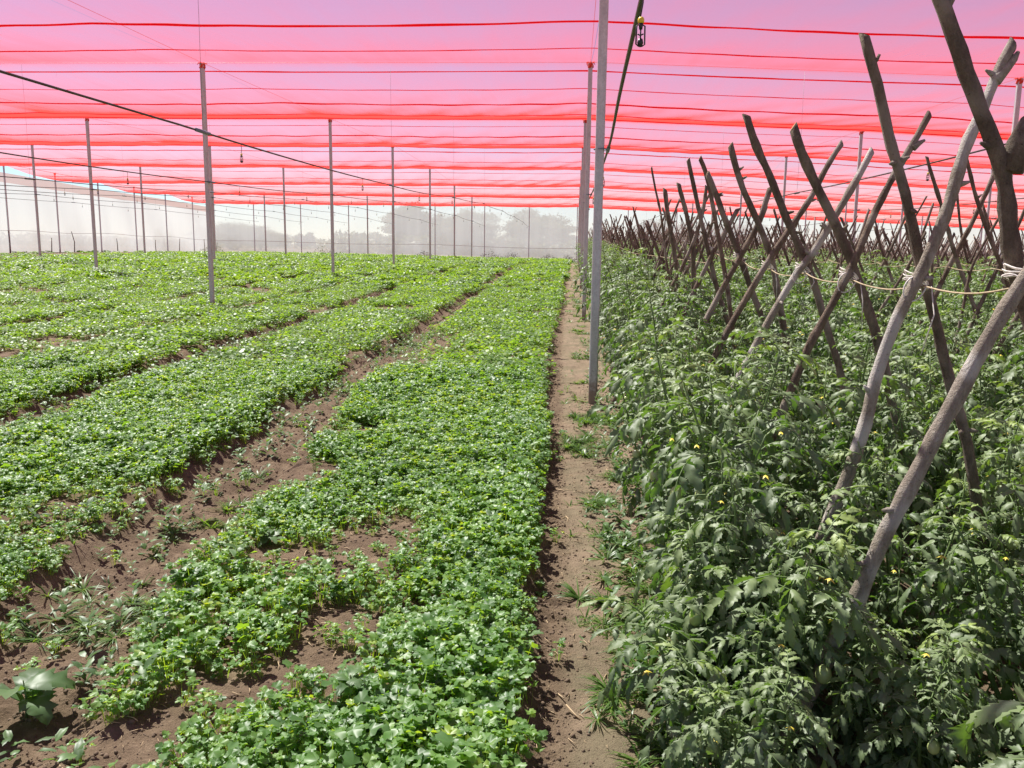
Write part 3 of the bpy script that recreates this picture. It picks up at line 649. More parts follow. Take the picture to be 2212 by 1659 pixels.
# ------------------------------------------------------------------ leaves
def leaflet(L, W_, seg=7, droop=.5, curl=.5, lobes=4, rs=random):
    """serrated tomato leaflet: 3 columns, drooping midrib, rolled edges; along +X"""
    u = np.linspace(0, 1, seg); ang = -droop * u * u * 1.6
    dx = np.cos(ang); dz = np.sin(ang); x = np.concatenate([[0], np.cumsum((dx[1:] + dx[:-1]) / 2)]) / (seg - 1) * L; z = np.concatenate([[0], np.cumsum((dz[1:] + dz[:-1]) / 2)]) / (seg - 1) * L
    lob = np.where(np.arange(seg) % 2 == 1, 1, -1) * (u > .05) * (u < .95)
    w = W_ * np.sin(PI * np.clip(u * .97 + .02, 0, 1) ** .72) ** .9 * (1 + (.24 if seg > 6 else .08) * lob * (1 - .5 * u)); w[-1] = W_ * .015
    ph = rs.uniform(0, 6); fold = rs.uniform(-.1, .45); wav = rs.uniform(.08, .26)
    V = []
    for s in (-1, -.5, 0, .5, 1):
        cu = curl * (abs(s) ** 1.6) * w * (.7 if abs(s) < 1 else 1)
        V.append(np.stack([x + abs(s) * w * (.15 + .22 * lob), s * w * (1 - .25 * abs(s) * abs(curl)), z - cu * .9 + fold * abs(s) * w + .1 * w * abs(s) * (1 - abs(s)) * 4 + wav * w * abs(s) * np.sin(u * 13 + s * 2 + ph)], 1))
    V = np.concatenate(V); i = np.arange(4)[:, None] * seg; j = np.arange(seg - 1)[None]
    Q = np.stack([i + j, i + j + 1, i + seg + j + 1, i + seg + j], -1).reshape(-1, 4)
    return V, Q
def comp_leaf(nb, p, M3, L, rs, tint, seg=7, pairs=3, stem_m=1):
    """compound tomato leaf growing along local +X of M3 from p, arching down"""
    n = 6; u = np.linspace(0, 1, n); arch = rs.uniform(.5, 1.3)
    ang = .35 - arch * u * 1.4; x = np.concatenate([[0], np.cumsum(np.cos(ang[1:]))]) / (n - 1) * L; z = np.concatenate([[0], np.cumsum(np.sin(ang[1:]))]) / (n - 1) * L
    C = np.stack([x, 0 * x, z], 1)
    tube(nb, p + C @ M3.T, np.linspace(.0028, .0012, n), 4, m=stem_m, tint=tint, cap=False)
    def at(f): return np.array([np.interp(f, u, C[:, k]) for k in range(3)]), float(np.interp(f, u, ang))
    for k in range(pairs + 1):
        f = .32 + .66 * k / pairs; c, a = at(f)
        if k == pairs:
            V, Q = leaflet(L * rs.uniform(.34, .46), L * rs.uniform(.075, .105), seg, rs.uniform(.3, 1.1), rs.uniform(-.3, .7), rs=rs)
            R = rotmats(0, a - .1, rs.uniform(-.4, .4)); nb.add(p + (c + V @ R.T) @ M3.T, Q, m=0, tint=tint)
        else:
            for s in (-1, 1):
                sz = (.22 + .14 * math.sin(PI * (k + .7) / (pairs + .6))) * rs.uniform(.8, 1.15)
                V, Q = leaflet(L * sz * 1.12, L * sz * rs.uniform(.19, .27), seg, rs.uniform(.3, 1.2), rs.uniform(-.4, .8), rs=rs)
                R = rotmats(s * rs.uniform(.8, 1.25), a * .5 + rs.uniform(-.55, .15), rs.uniform(-.5, .5)); nb.add(p + (c + V @ R.T) @ M3.T, Q, m=0, tint=min(1, max(0, tint + rs.uniform(-.1, .1))))
def tomato_variant(seed, h=1.1, seg=10, pairs=3, nst=4, fruit=True, dens=1.0, lm=1.0):
    rs = random.Random(seed); st = NB(); lf = NB(); fr = []; fl = []; FRL = fr
    for s in range(nst):
        a = s / nst * 2 * PI + rs.uniform(-.5, .5); lean = rs.uniform(.10, .40); H = h * rs.uniform(.72, 1.08)
        u = np.linspace(0, 1, 12); rr = lean * u ** .8
        P = np.stack([.04 * math.cos(a) + rr * math.cos(a) + .03 * np.sin(u * 6 + s), .04 * math.sin(a) + rr * math.sin(a) * 1.0 + .03 * np.cos(u * 5 + s), H * u * (1 - .08 * u)], 1)
        tube(st, P, np.linspace(.0085, .003, 12), 6)
        nl = int(34 * dens * H / h); az = rs.uniform(0, 6)
        for k in range(nl):
            f = .08 + .92 * (k + .5) / nl; az += 2.4 + rs.uniform(-.4, .4)
            p = np.array([np.interp(f, u, P[:, i]) for i in range(3)])
            L = lm * rs.uniform(.13, .25) * (1 if f < .85 else .62)
            M3 = rotmats(az, rs.uniform(-.35, .35) + (.5 if f > .88 else 0), rs.uniform(-.3, .3))
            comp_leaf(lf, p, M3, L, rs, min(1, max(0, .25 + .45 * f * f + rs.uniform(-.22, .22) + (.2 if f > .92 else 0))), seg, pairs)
        if fruit:
            for k in range(rs.randrange(0, 3)):
                f = rs.uniform(.25, .6); p = np.array([np.interp(f, u, P[:, i]) for i in range(3)]) + np.array([math.cos(az + k), math.sin(az + k), 0]) * rs.uniform(.1, .2)
                tube(st, [p + [0, 0, .06], p + [0, 0, .03]], .002, 4)
                th = np.linspace(0, PI, 9); rad = rs.uniform(.019, .027); one = NB(); tube(one, np.stack([0 * th + p[0], 0 * th + p[1], p[2] + rad * 1.25 * np.cos(th)], 1), rad * np.sin(th) + .0005, 12, cap=False); FRL.append(one)
            for k in range(1):
                f = rs.uniform(.5, .9); p = np.array([np.interp(f, u, P[:, i]) for i in range(3)]) + np.array([math.cos(k * 2 + s), math.sin(k * 2 + s), .1]) * .08
                one = NB(); VV = [p]; TT = []
                for pk in range(5):
                    a2 = pk * 1.257; d = np.array([math.cos(a2), math.sin(a2) * .7, -.55]); w2 = np.array([-math.sin(a2), math.cos(a2), 0]) * .0045
                    j0 = len(VV); VV += [p + d * .006 - w2, p + d * .019, p + d * .006 + w2]; TT += [[0, j0, j0 + 1], [0, j0 + 1, j0 + 2]]
                one.add(VV, None, TT); fl.append(one)
    return st, lf, fr, fl
TV = []
for q in range(6):
    st, lf, fr, fl = tomato_variant(40 + q, 1.05 + .05 * (q % 3))
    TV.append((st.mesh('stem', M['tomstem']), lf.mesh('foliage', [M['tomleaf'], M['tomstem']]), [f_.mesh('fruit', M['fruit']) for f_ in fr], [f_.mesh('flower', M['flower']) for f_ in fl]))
for q in range(3):      # short plants with full-size leaves
    st, lf, fr, fl = tomato_variant(70 + q, .62, 12, 3, 4, True, 1.1)
    TV.append((st.mesh('stem', M['tomstem']), lf.mesh('foliage', [M['tomleaf'], M['tomstem']]), [f_.mesh('fruit', M['fruit']) for f_ in fr], [f_.mesh('flower', M['flower']) for f_ in fl]))
for q in range(2):      # coarse plants with broad leaves
    st, lf, fr, fl = tomato_variant(90 + q, .95, 14, 3, 4, True, .5, 1.5)
    TV.append((st.mesh('stem', M['tomstem']), lf.mesh('foliage', [M['tomleaf'], M['tomstem']]), [f_.mesh('fruit', M['fruit']) for f_ in fr], [f_.mesh('flower', M['flower']) for f_ in fl]))
TG = 'tomato plants filling the staked rows'
def tomato(x, y, q, rz, sc, label, group=TG):
    st, lf, fr, fl = TV[q]; z = float(base_z(x, y)) - .01
    o = link_obj('tomato_plant', st, None, (x, y, z), rz, sc); o.rotation_euler = (random.uniform(-.06, .06), random.uniform(-.06, .06), rz)
    tag(o, label, 'tomato plant', group)
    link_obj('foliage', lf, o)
    if y < 9:
        for f_ in fr: link_obj('fruit', f_, o)
    if y < 11:
        for f_ in fl: link_obj('flower', f_, o)
rs = random.Random(11); spots = []
for ri, X in enumerate(SROWS[:9]):
    for side in (-1, 1, 0):
        xr = X + side * .50
        y = max(1.15, xr / .60 - .2) if ri else (2.85, 4.1, 1.75)[(side + 1)]
        k = 0
        while y < 70:
            spots.append((y + .5 * xr, xr + rs.uniform(-.09, .09) - (.15 * (1 - min(1, max(0, (y - 3.5) / 2.6))) if ri == 0 and side < 0 else 0), y, ri, side, k)); y += rs.uniform(.36, .46) if side else rs.uniform(.5, .7); k += 1
spots.sort()
NT = 210; far = []
for q, (d, x, y, ri, side, k) in enumerate(spots):
    if q < NT:
        rn = {-1: 'row beside the path', 1: 'second row from the path', 0: 'line between the crossed stakes'}[side] if ri == 0 else 'rows farther right'
        if ri == 0 and k < 12: lab = 'bushy tomato plant %s from the front in the %s' % (ORD[k], rn); g = TG
        else: lab = 'bushy tomato plant beyond the nearest dozen in the %s' % rn if ri == 0 else 'bushy tomato plant in the green mass of the %s' % rn; g = TG + ', ' + rn
        tomato(x, y, rs.randrange(6), rs.uniform(0, 6.28), rs.uniform(.80, 1.12) * (1.0 + .27 * min(1, max(0, (y - 3.5) / 9))), lab, g)
    else: far.append((x, y))

for q_, (x_, y_, v_, sc_, lb_) in enumerate([(.95, 1.26, 9, .85, 'tomato plant in the bottom right corner, nearest the camera'), (1.38, 1.74, 10, .95, 'tomato plant right of the foremost pale stake at the right picture edge'),
        (.50, 2.2, 6, .78, 'low tomato plant at the bottom, left of the foremost stake foot'), (.54, 2.65, 7, 1.1, 'tomato plant overhanging the path just behind the foremost stake foot'),
        (.72, 2.72, 8, 1.15, 'short tomato plant touching the foremost pale stake from behind'), (1.0, 2.35, 6, .8, 'short tomato plant in the gap right of the foremost stake'), (1.0, 1.62, 6, .75, 'low leafy tomato plant at the bottom edge under the foremost stake'),
        (1.48, 2.5, 8, 1.1, 'short tomato plant behind the foremost pale stake, near the right edge'), (1.3, 3.05, 0, .80, 'tomato plant under the second crossed stake pair'), (1.2, 3.6, 1, .84, 'tomato plant between the second and third crossed stake pairs')]):
    tomato(x_, y_, v_, 1.3 * q_, sc_, lb_)
# ------------------------------------------------------------------ scatter helper (one object, geometry-node instances)
def scatter(name, variants, mats, P, rot, sc, idx, label, cat):
    nb = NB(); vid = []
    for k, v in enumerate(variants):
        nb.addnb(v); vid += [k] * v.n
    nv = nb.n; P = np.asarray(P, float)
    me = nb.mesh(name, mats, True, extra=P)
    vid = np.array(vid + [-1] * len(P), np.int32)
    def attr(n_, ty, arr, key='value'):
        a = me.attributes.new(n_, ty, 'POINT'); a.data.foreach_set(key, arr.ravel())
    attr('vid', 'INT', vid)
    full = lambda a, w: np.concatenate([np.zeros((nv, w) if w > 1 else nv), a]).astype(np.float32)
    attr('irot', 'FLOAT_VECTOR', full(np.asarray(rot), 3), 'vector'); attr('isc', 'FLOAT', full(np.asarray(sc), 1))
    attr('iid', 'INT', np.concatenate([np.zeros(nv), idx]).astype(np.int32))
    o = bpy.data.objects.new(name, me); COL.objects.link(o)
    ng = bpy.data.node_groups.new(name, 'GeometryNodeTree')
    ng.interface.new_socket('Geometry', in_out='INPUT', socket_type='NodeSocketGeometry'); ng.interface.new_socket('Geometry', in_out='OUTPUT', socket_type='NodeSocketGeometry')
    gi = ng.nodes.new('NodeGroupInput'); go = ng.nodes.new('NodeGroupOutput'); L = ng.links.new
    def na(n_, ty):
        a = ng.nodes.new('GeometryNodeInputNamedAttribute'); a.data_type = ty; a.inputs['Name'].default_value = n_; return a.outputs[0]
    av = na('vid', 'INT')
    def sep(k):
        c = ng.nodes.new('FunctionNodeCompare'); c.data_type = 'INT'; c.operation = 'EQUAL'
        ins = [s for s in c.inputs if s.enabled]; L(av, ins[0]); ins[1].default_value = k
        s = ng.nodes.new('GeometryNodeSeparateGeometry'); s.domain = 'POINT'; L(gi.outputs[0], s.inputs[0]); L(c.outputs[0], s.inputs['Selection']); return s.outputs[0]
    jn = ng.nodes.new('GeometryNodeJoinGeometry')
    for k in range(len(variants)):
        g2 = ng.nodes.new('GeometryNodeGeometryToInstance'); L(sep(k), g2.inputs[0]); L(g2.outputs[0], jn.inputs[0])
    ip = ng.nodes.new('GeometryNodeInstanceOnPoints'); L(sep(-1), ip.inputs['Points']); L(jn.outputs[0], ip.inputs['Instance'])
    ip.inputs['Pick Instance'].default_value = True; L(na('iid', 'INT'), ip.inputs['Instance Index']); L(na('irot', 'FLOAT_VECTOR'), ip.inputs['Rotation']); L(na('isc', 'FLOAT'), ip.inputs['Scale'])
    L(ip.outputs[0], go.inputs[0])
    md = o.modifiers.new('scatter', 'NODES'); md.node_group = ng
    return tag(o, label, cat, kind='stuff')
# far tomato foliage
V_ = []
for q in range(3):
    st, lf, fr, fl = tomato_variant(80 + q, 1.1, 4, 2, 3, False, .8); a = NB(); a.addnb(lf); V_.append(a)
far = np.array(far); n_ = len(far)
scatter('distant_tomato_foliage', V_, [M['tomleaf'], M['tomstem']], np.stack([far[:, 0], far[:, 1], base_z(far[:, 0], far[:, 1])], 1), np.stack([0 * far[:, 0], 0 * far[:, 0], RNG.uniform(0, 6.28, n_)], 1), RNG.uniform(1.15, 1.35, n_), RNG.integers(0, 3, n_), 'distant mass of tomato foliage under the stakes', 'tomato foliage')

# ------------------------------------------------------------------ coriander
def fan_leaf(nb, p, M3, R, rs, tint, nl=3, m=0):
    """flat three-lobed toothed leaf blade"""
    n = 17; a = np.linspace(-2.1, 2.1, n); rad = R * (.60 + .40 * np.abs(np.cos(a * 1.5)) ** .7) * (1 - .12 * np.abs(a) / 2) * np.where(np.arange(n) % 2 == 0, 1, .84)
    cup = rs.uniform(-.3, .25)
    V = np.concatenate([[[0, 0, 0]], np.stack([rad * np.cos(a) + R * .35, rad * np.sin(a), cup * rad ** 2 / R + .14 * R * np.cos(a * 3 + rs.uniform(0, 6))], 1)])
    T = [[0, k + 1, k + 2] for k in range(n - 1)]
    nb.add(p + V @ M3.T, None, T, m=m, tint=tint)
def coriander(seed, n=13, size=.022, spread=.05, h=.13):
    rs = random.Random(seed); nb = NB()
    for k in range(n):
        a = rs.uniform(0, 6.28); r = spread * math.sqrt(rs.random()) ; hh = h * rs.uniform(.45, 1.1)
        b0 = np.array([r * .4 * math.cos(a), r * .4 * math.sin(a), -.02]); tp = np.array([r * 1.35 * math.cos(a), r * 1.35 * math.sin(a), hh])
        sd_ = np.array([-math.sin(a), math.cos(a), 0]) * .0012
        nb.add([b0 - sd_, b0 + sd_, tp + sd_, tp - sd_], [[0, 1, 2, 3]], tint=.75)
        tint = min(1, max(0, rs.gauss(.45, .2) + (.35 if rs.random() < .12 else 0)))
        yaw = a + rs.uniform(-1, 1); nlf = rs.choice((1, 3, 3))
        for s in ((0,) if nlf == 1 else (-1, 0, 1)):
            Mx = rotmats(yaw + s * 1.35, rs.uniform(-.5, .35), rs.uniform(-.45, .45))
            fan_leaf(nb, tp, Mx, size * rs.uniform(.75, 1.2) * (1.15 if s == 0 else .85) * (1.25 if nlf == 1 else 1), rs, min(1, max(0, tint + rs.uniform(-.08, .08))))
    return nb
def cover(X, Y):
    """how thickly the coriander grows, 0..1"""
    d = bedness(X, Y)
    n1 = fbm(X * 1.1, Y * .8, 77, 3)
    sp = np.exp(-(((X - np.interp(Y, [2.2, 2.6, 3.1, 4], [-1.35, -1.15, -.98, -1.08])) / .42) ** 2 + ((Y - 3.1) / 1.35) ** 2) ** 1.7)       # thin straw-covered patch at the front
    sp2 = .8 * np.exp(-(((X + .95) / .25) ** 2 + ((Y - 3.95) / .5) ** 2)) + .8 * np.exp(-(((X + 2.0) / .5) ** 2 + ((Y - 12) / 2.2) ** 2)) + .5 * np.exp(-(((X + 2.75) / .25) ** 2 + ((Y - 4.4) / .6) ** 2))
    pat = sstep(-.05, .28, fbm(X * 3.6, Y * 3.6, 91, 2))
    c = d * (1 - sp * (.86 - .5 * pat)) * (1 - .22 * (1 - sstep(4, 6, Y)) * sstep(.5, .9, -X) * (1 - pat)) * (1 - np.clip(sp2, 0, .92))
    c = c * (1 - .85 * sstep(.22, .42, n1) * np.where((X > -.95) & (Y < 5.5), .15, 1)) * (1 - .85 * sstep(20, 27, -X) * (1 - sstep(55, 62, Y) * 0))
    c = np.where(d < .5, np.maximum(c, .05 * sstep(8, 16, Y) + .10 * (fbm(X * 2, Y * 2, 13, 2) > .15)), c)
    return c
def ring(y0, y1, sp, left=.76):
    Ys = np.arange(y0, y1, sp); P = []
    for y in Ys:
        xs = np.arange(max(-30.8, -left * y - 1.6), -.02, sp); P.append(np.stack([xs, xs * 0 + y], 1))
    P = np.concatenate(P); P += RNG.uniform(-.5, .5, P.shape) * sp; return P
def field(name, y0, y1, sp, variants, mats, label, scl=(.8, 1.2), tilt=.15):
    P = ring(y0, y1, sp); c = cover(P[:, 0], P[:, 1]); k = RNG.random(len(P)) < c ** 1.3; P = P[k]; c = c[k]
    z = ground_z(P[:, 0], P[:, 1]); n = len(P)
    vig = .75 + .35 * sstep(-.4, .4, fbm(P[:, 0] * .9, P[:, 1] * .9, 5, 2))
    print(name, n)
    return scatter(name, variants, mats, np.c_[P, z], np.stack([RNG.normal(0, tilt, n), RNG.normal(0, tilt, n), RNG.uniform(0, 6.28, n)], 1), RNG.uniform(*scl, n) * (.62 + .38 * c) * vig, RNG.integers(0, len(variants), n), label, 'coriander')
field('coriander_bed', 1.7, 9.5, .052, [coriander(200 + q, 14, .0185, .042, .065 + .010 * q) for q in range(7)], [M['cori']], 'dense low coriander crop with lobed leaves covering the near beds')
def patch(seed, n, size, half, h):
    rs = random.Random(seed); nb = NB()
    for k in range(n):
        x = rs.uniform(-half, half); y = rs.uniform(-half, half); z = h * rs.uniform(.4, 1.1)
        Mx = rotmats(rs.uniform(0, 6.28), rs.gauss(-.05, .3), rs.gauss(0, .3)); R = size * rs.uniform(.7, 1.3); tint = min(1, max(0, rs.gauss(.5, .2)))
        V = np.array([[0, 0, 0], [.5, -.55, -.05], [1.1, -.35, -.1], [1.2, .3, -.12], [.55, .55, -.05]]) * R
        nb.add(np.array([x, y, z]) + V @ Mx.T, None, [[0, 1, 2], [0, 2, 3], [0, 3, 4]], tint=tint)
    return nb
field('coriander_bed', 9.5, 24, .14, [patch(300 + q, 42, .034, .085, .12) for q in range(6)], [M['corifar']], 'green coriander rows in the middle distance between brown furrows')
field('coriander_bed', 24, 71.5, .34, [patch(400 + q, 110, .055, .20, .13) for q in range(5)], [M['corifar']], 'pale green coriander rows reaching the far end net')
# ------------------------------------------------------------------ weeds, grass, clods, straw
def tuft(seed, n=16, L=.14, w=.0032, lie=.6):
    rs = random.Random(seed); nb = NB()
    for k in range(n):
        a = rs.uniform(0, 6.28); l = L * rs.uniform(.5, 1.3); e0 = rs.uniform(.3, 1.35) * (1 - .3 * lie); u = np.linspace(0, 1, 5); ang = e0 - (e0 + .3) * u ** 1.5 * rs.uniform(.5, 1.1)
        x = np.concatenate([[0], np.cumsum(np.cos(ang[1:]))]) / 4 * l; z = np.concatenate([[0], np.cumsum(np.sin(ang[1:]))]) / 4 * l
        ww = w * np.array([.8, 1, .9, .6, .1]) * rs.uniform(.7, 1.5); ca, sa = math.cos(a), math.sin(a)
        C = np.stack([x * ca, x * sa, z], 1); S_ = np.stack([-sa * ww, ca * ww, 0 * ww], 1)
        V = np.concatenate([C - S_, C + S_]); nb.add(V, [[i, i + 1, 6 + i, 5 + i] for i in range(4)], tint=min(1, max(0, rs.gauss(.45, .22))))
    return nb
GT = [tuft(500 + q, 12 + 4 * q, .07 + .022 * q, .0028 + .0004 * q, .2 + .25 * q) for q in range(5)]
P = RNG.uniform([-.1, 1.7], [.95, 60], (7000, 2)); e = np.interp(P[:, 1], *EDGE)
xx = P[:, 0] - e; nn = fbm(P[:, 0] * 2.2, P[:, 1] * 2.2, 66, 3)
pr = np.clip(.9 * np.exp(-((xx - .45) / .13) ** 2) + .22 * np.exp(-((xx - .1) / .1) ** 2) + .12, 0, 1) * sstep(0, .35, nn) * (.25 + 1.2 * sstep(5, 14, P[:, 1]))
P = P[(RNG.random(len(P)) < pr * np.where(P[:, 1] < 12, 1, .9)) & (xx > .02)]
Pn = RNG.uniform([-.05, 1.8], [.75, 9], (2600, 2)); xx = Pn[:, 0] - np.interp(Pn[:, 1], *EDGE); nn = fbm(Pn[:, 0] * 2.2, Pn[:, 1] * 2.2, 66, 3)
cent = [(.34, 2.1, .1), (.36, 3.35, .12), (.38, 4.0, .12), (.33, 4.35, .16), (.18, 5.1, .12), (.42, 3.7, .2), (.30, 3.1, .10), (.15, 3.35, .09), (.36, 2.5, .09), (.1, 6.6, .2), (.3, 7.6, .22), (.45, 5.7, .16), (.5, 2.9, .12), (.2, 2.75, .08)]
pr = sum(np.exp(-((Pn[:, 0] - a) ** 2 + ((Pn[:, 1] - b_) * .8) ** 2) / r ** 2) for a, b_, r in cent)
Pn = Pn[(RNG.random(len(Pn)) < np.clip(pr, 0, 1) * .8) & (xx > .03)]
P = np.concatenate([P, Pn])
# grass and small weeds growing in the furrows
F1 = []
for f, w, n in ((0, .26, 620), (1, .22, 500), (2, .15, 200), (3, .15, 200)):
    y = RNG.uniform(1.8, 26, n); x = np.interp(y, *FUR[f]) + wob(y, f) + RNG.normal(0, w * .55, n); k = fbm(x * 1.6, y * 1.6, 44, 2) > .02; F1.append(np.stack([x, y], 1)[k])
P = np.concatenate([P] + F1); n = len(P)
scatter('grass', GT, [M['grass']], np.c_[P, ground_z(P[:, 0], P[:, 1]) - .005], np.stack([RNG.normal(0, .15, n), RNG.normal(0, .15, n), RNG.uniform(0, 6.28, n)], 1), RNG.uniform(.4, 1.0, n), RNG.integers(0, 5, n), 'loose tufts of grass growing on the dirt path and in the furrows', 'grass')
def seedling(seed, n=7, L=.05):
    rs = random.Random(seed); nb = NB()
    for k in range(n):
        V, Q = leaflet(L * rs.uniform(.6, 1.2), L * rs.uniform(.16, .26), 6, rs.uniform(.1, .7), .1, rs=rs); Mx = rotmats(k * 2.4 + rs.uniform(-.4, .4), rs.uniform(.1, .8), rs.uniform(-.3, .3))
        nb.add(V @ Mx.T + [0, 0, .01 + .012 * k], Q, tint=rs.random())
    return nb
y = RNG.uniform(1.9, 14, 900); f = RNG.integers(0, 4, 900); x = np.choose(f, [np.interp(y, *FUR[0]), np.interp(y, *FUR[1]), -RNG.uniform(.4, 4, 900), .33 + 0 * y]) + RNG.normal(0, .2, 900) * np.where(f == 3, .6, 1); k = (f < 3) | (x > -.02); x = x[k]; y = y[k]; nw = len(x)
scatter('small_weeds', [seedling(600 + q, 6 + q, .045 + .006 * q) for q in range(4)], [M['weed']], np.stack([x, y, ground_z(x, y)], 1), np.stack([0 * x, 0 * x, RNG.uniform(0, 6.28, nw)], 1), RNG.uniform(.35, 1.3, nw), RNG.integers(0, 4, nw), 'small broad-leaved weed seedlings scattered in the furrows', 'weeds')
# clods
def clod(seed):
    r_ = np.random.default_rng(seed); th = np.linspace(.15, PI - .15, 6); ph = np.arange(8) / 8 * 2 * PI
    T_, P_ = np.meshgrid(th, ph, indexing='ij'); R = 1 + .28 * r_.uniform(-1, 1, T_.shape)
    V = np.stack([R * np.sin(T_) * np.cos(P_), R * np.sin(T_) * np.sin(P_) * .85, R * np.cos(T_) * .65], -1).reshape(-1, 3); V = np.concatenate([V, [[0, 0, .65], [0, 0, -.65]]])
    Q = [[i * 8 + j, i * 8 + (j + 1) % 8, (i + 1) * 8 + (j + 1) % 8, (i + 1) * 8 + j] for i in range(5) for j in range(8)]
    T = [[48, (j + 1) % 8, j] for j in range(8)] + [[49, 40 + j, 40 + (j + 1) % 8] for j in range(8)]
    nb = NB(); nb.add(V, Q, T); return nb
CL = []
for f, n in ((0, 16000), (1, 7000), (2, 1200), (3, 1200)):
    y = 1.7 + 24 * RNG.random(n) ** 2; x = np.interp(y, *FUR[f]) + wob(y, f) + RNG.normal(0, FURW[f] * .8, n); CL.append(np.stack([x, y], 1))
y = 1.8 + 12 * RNG.random(5000) ** 1.6; x = np.interp(y, *EDGE) + wob(y, 40) * .8 + RNG.normal(.06, .06, 5000); CL.append(np.stack([x, y], 1))
y = 1.8 + 8 * RNG.random(6000); x = .3 + RNG.normal(0, .17, 6000); CL.append(np.stack([x, y], 1))
x = RNG.uniform(-1.6, -.6, 3000); y = RNG.uniform(1.9, 4.6, 3000); CL.append(np.stack([x, y], 1))
P = np.concatenate(CL); n = len(P)
scatter('soil_clods', [clod(q) for q in range(5)], [M['clod']], np.c_[P, ground_z(P[:, 0], P[:, 1])], RNG.uniform(0, 6, (n, 3)), .002 + .009 * RNG.random(n) ** 4, RNG.integers(0, 5, n), 'crumbly brown soil clods along the furrows and bed edges', 'clods')
# straw
def straw(seed):
    r_ = random.Random(seed); nb = NB(); tube(nb, [[-.5, 0, .02], [0, r_.uniform(-.08, .08), .05], [.5, 0, .02]], [.035, .04, .03], 4); return nb
x = RNG.uniform(-1.7, -.5, 3600); y = RNG.uniform(1.9, 5, 3600); k = RNG.random(3600) < .8 * np.exp(-((x + 1.05) / .32) ** 2) * (sstep(-.1, .3, fbm(x * 3, y * 3, 8, 2)) + .15)
x2 = RNG.uniform(-.15, .6, 900); y2 = RNG.uniform(1.8, 9, 900)
x = np.concatenate([x[k], x2]); y = np.concatenate([y[k], y2]); n = len(x)
scatter('straw_litter', [straw(q) for q in range(3)], [M['straw']], np.stack([x, y, ground_z(x, y) + .004], 1), np.stack([RNG.normal(0, .1, n), RNG.normal(0, .2, n), RNG.uniform(0, 6.28, n)], 1), RNG.uniform(.012, .05, n) * np.where(RNG.random(n) < .04, 2, 1), RNG.integers(0, 3, n), 'bits of pale dry straw on the bare soil', 'straw')
# broad-leaved weeds that can be picked out
def broad_weed(x, y, L, n, label, seed, z0=0):
    rs = random.Random(seed); zg = float(ground_z(np.array([x]), np.array([y]))[0]) + z0
    st = NB(); tube(st, [[0, 0, -.02], [.004, .003, L * .35], [0, 0, L * .7]], [.006, .004, .002], 6)
    o = st.obj('broad_leaf_weed', M['tomstem'], loc=(x, y, zg)); tag(o, label, 'weed', None)
    for k in range(n):
        V, Q = leaflet(L * rs.uniform(.8, 1.15), L * rs.uniform(.22, .33), 9, rs.uniform(.4, 1.0), rs.uniform(0, .3), rs=rs); Mx = rotmats(k * 2.4 + seed, rs.uniform(0, .6), rs.uniform(-.3, .3))
        l = NB(); l.add(V @ Mx.T + [0, 0, L * (.2 + .5 * k / n)], Q, tint=rs.random()); l.obj('leaf', M['weed'], o)
broad_weed(-1.74, 2.45, .19, 6, 'large broad-leaved green weed at the lower left corner in the furrow', 1)
broad_weed(-.66, 2.42, .08, 6, 'pale pointed-leaf weed among coriander near the bottom centre left', 2, .09)
broad_weed(-.92, 3.35, .07, 4, 'small two-leaved weed on the thin straw patch', 3, .02)
broad_weed(-.14, 2.95, .06, 5, 'little narrow-leaved weed at the bed edge beside the path', 5, .06)
broad_weed(-1.45, 3.9, .09, 8, 'wilted clump of broad weed lying in the front furrow', 6)
broad_weed(-.2, 4.9, .09, 5, 'yellow green broad weed standing above coriander by the path', 7, .1)
# ------------------------------------------------------------------ far edge weeds and short sticks
for n_, (x, y, s) in enumerate([(-12.6, 71.8, 1.0), (-7.0, 71.9, 1.3), (-5.3, 71.7, 1.2), (-2.2, 71.8, .9), (-27.5, 64, 1.2), (-.6, 71.7, .9), (-19.5, 66, 1.1)]):
    rs = random.Random(n_ + 50); nb = NB()
    for k in range(420):
        a = rs.uniform(0, 6.28); r = .75 * s * rs.random() ** .6; z = rs.random() ** 1.3 * .75 * s * (1 - r / (1.1 * s)) 
        Mx = rotmats(rs.uniform(0, 6.28), rs.uniform(-.8, .9), 0); V = np.array([[0, 0, 0], [.05, -.02, 0], [.13, 0, 0], [.05, .02, 0]]) * 1.2
        nb.add(np.array([r * math.cos(a), r * math.sin(a) * .6, z]) + V @ Mx.T, [[0, 1, 2, 3]], tint=rs.random())
    o = nb.obj('weed_bush', M['dry'], loc=(x, y, float(base_z(x, y)) + .05)); tag(o, 'dry grey-green weed bush at the foot of the far net, %s from the left' % ORD[[2, 3, 4, 5, 0, 6, 1][n_]], 'bush', 'weed bushes along the nets')
for n_, y in enumerate([44.5, 48.2, 50.5, 55.5, 60.8, 64.5, 69, 71.5]):
    nb = NB(); rs = random.Random(n_); L = rs.uniform(.8, 1.3); tube(nb, [[0, 0, -.1], [rs.uniform(-.05, .05), 0, L * .5], [rs.uniform(-.12, .12), 0, L]], [.03, .025, .018], 6)
    tag(nb.obj('short_stick', M['stakefar'], loc=(-30.3, y, float(base_z(-30.3, y)))), 'short dark stick, %s from the front along the foot of the left net' % ORD[n_], 'stick', 'short sticks along the left net')

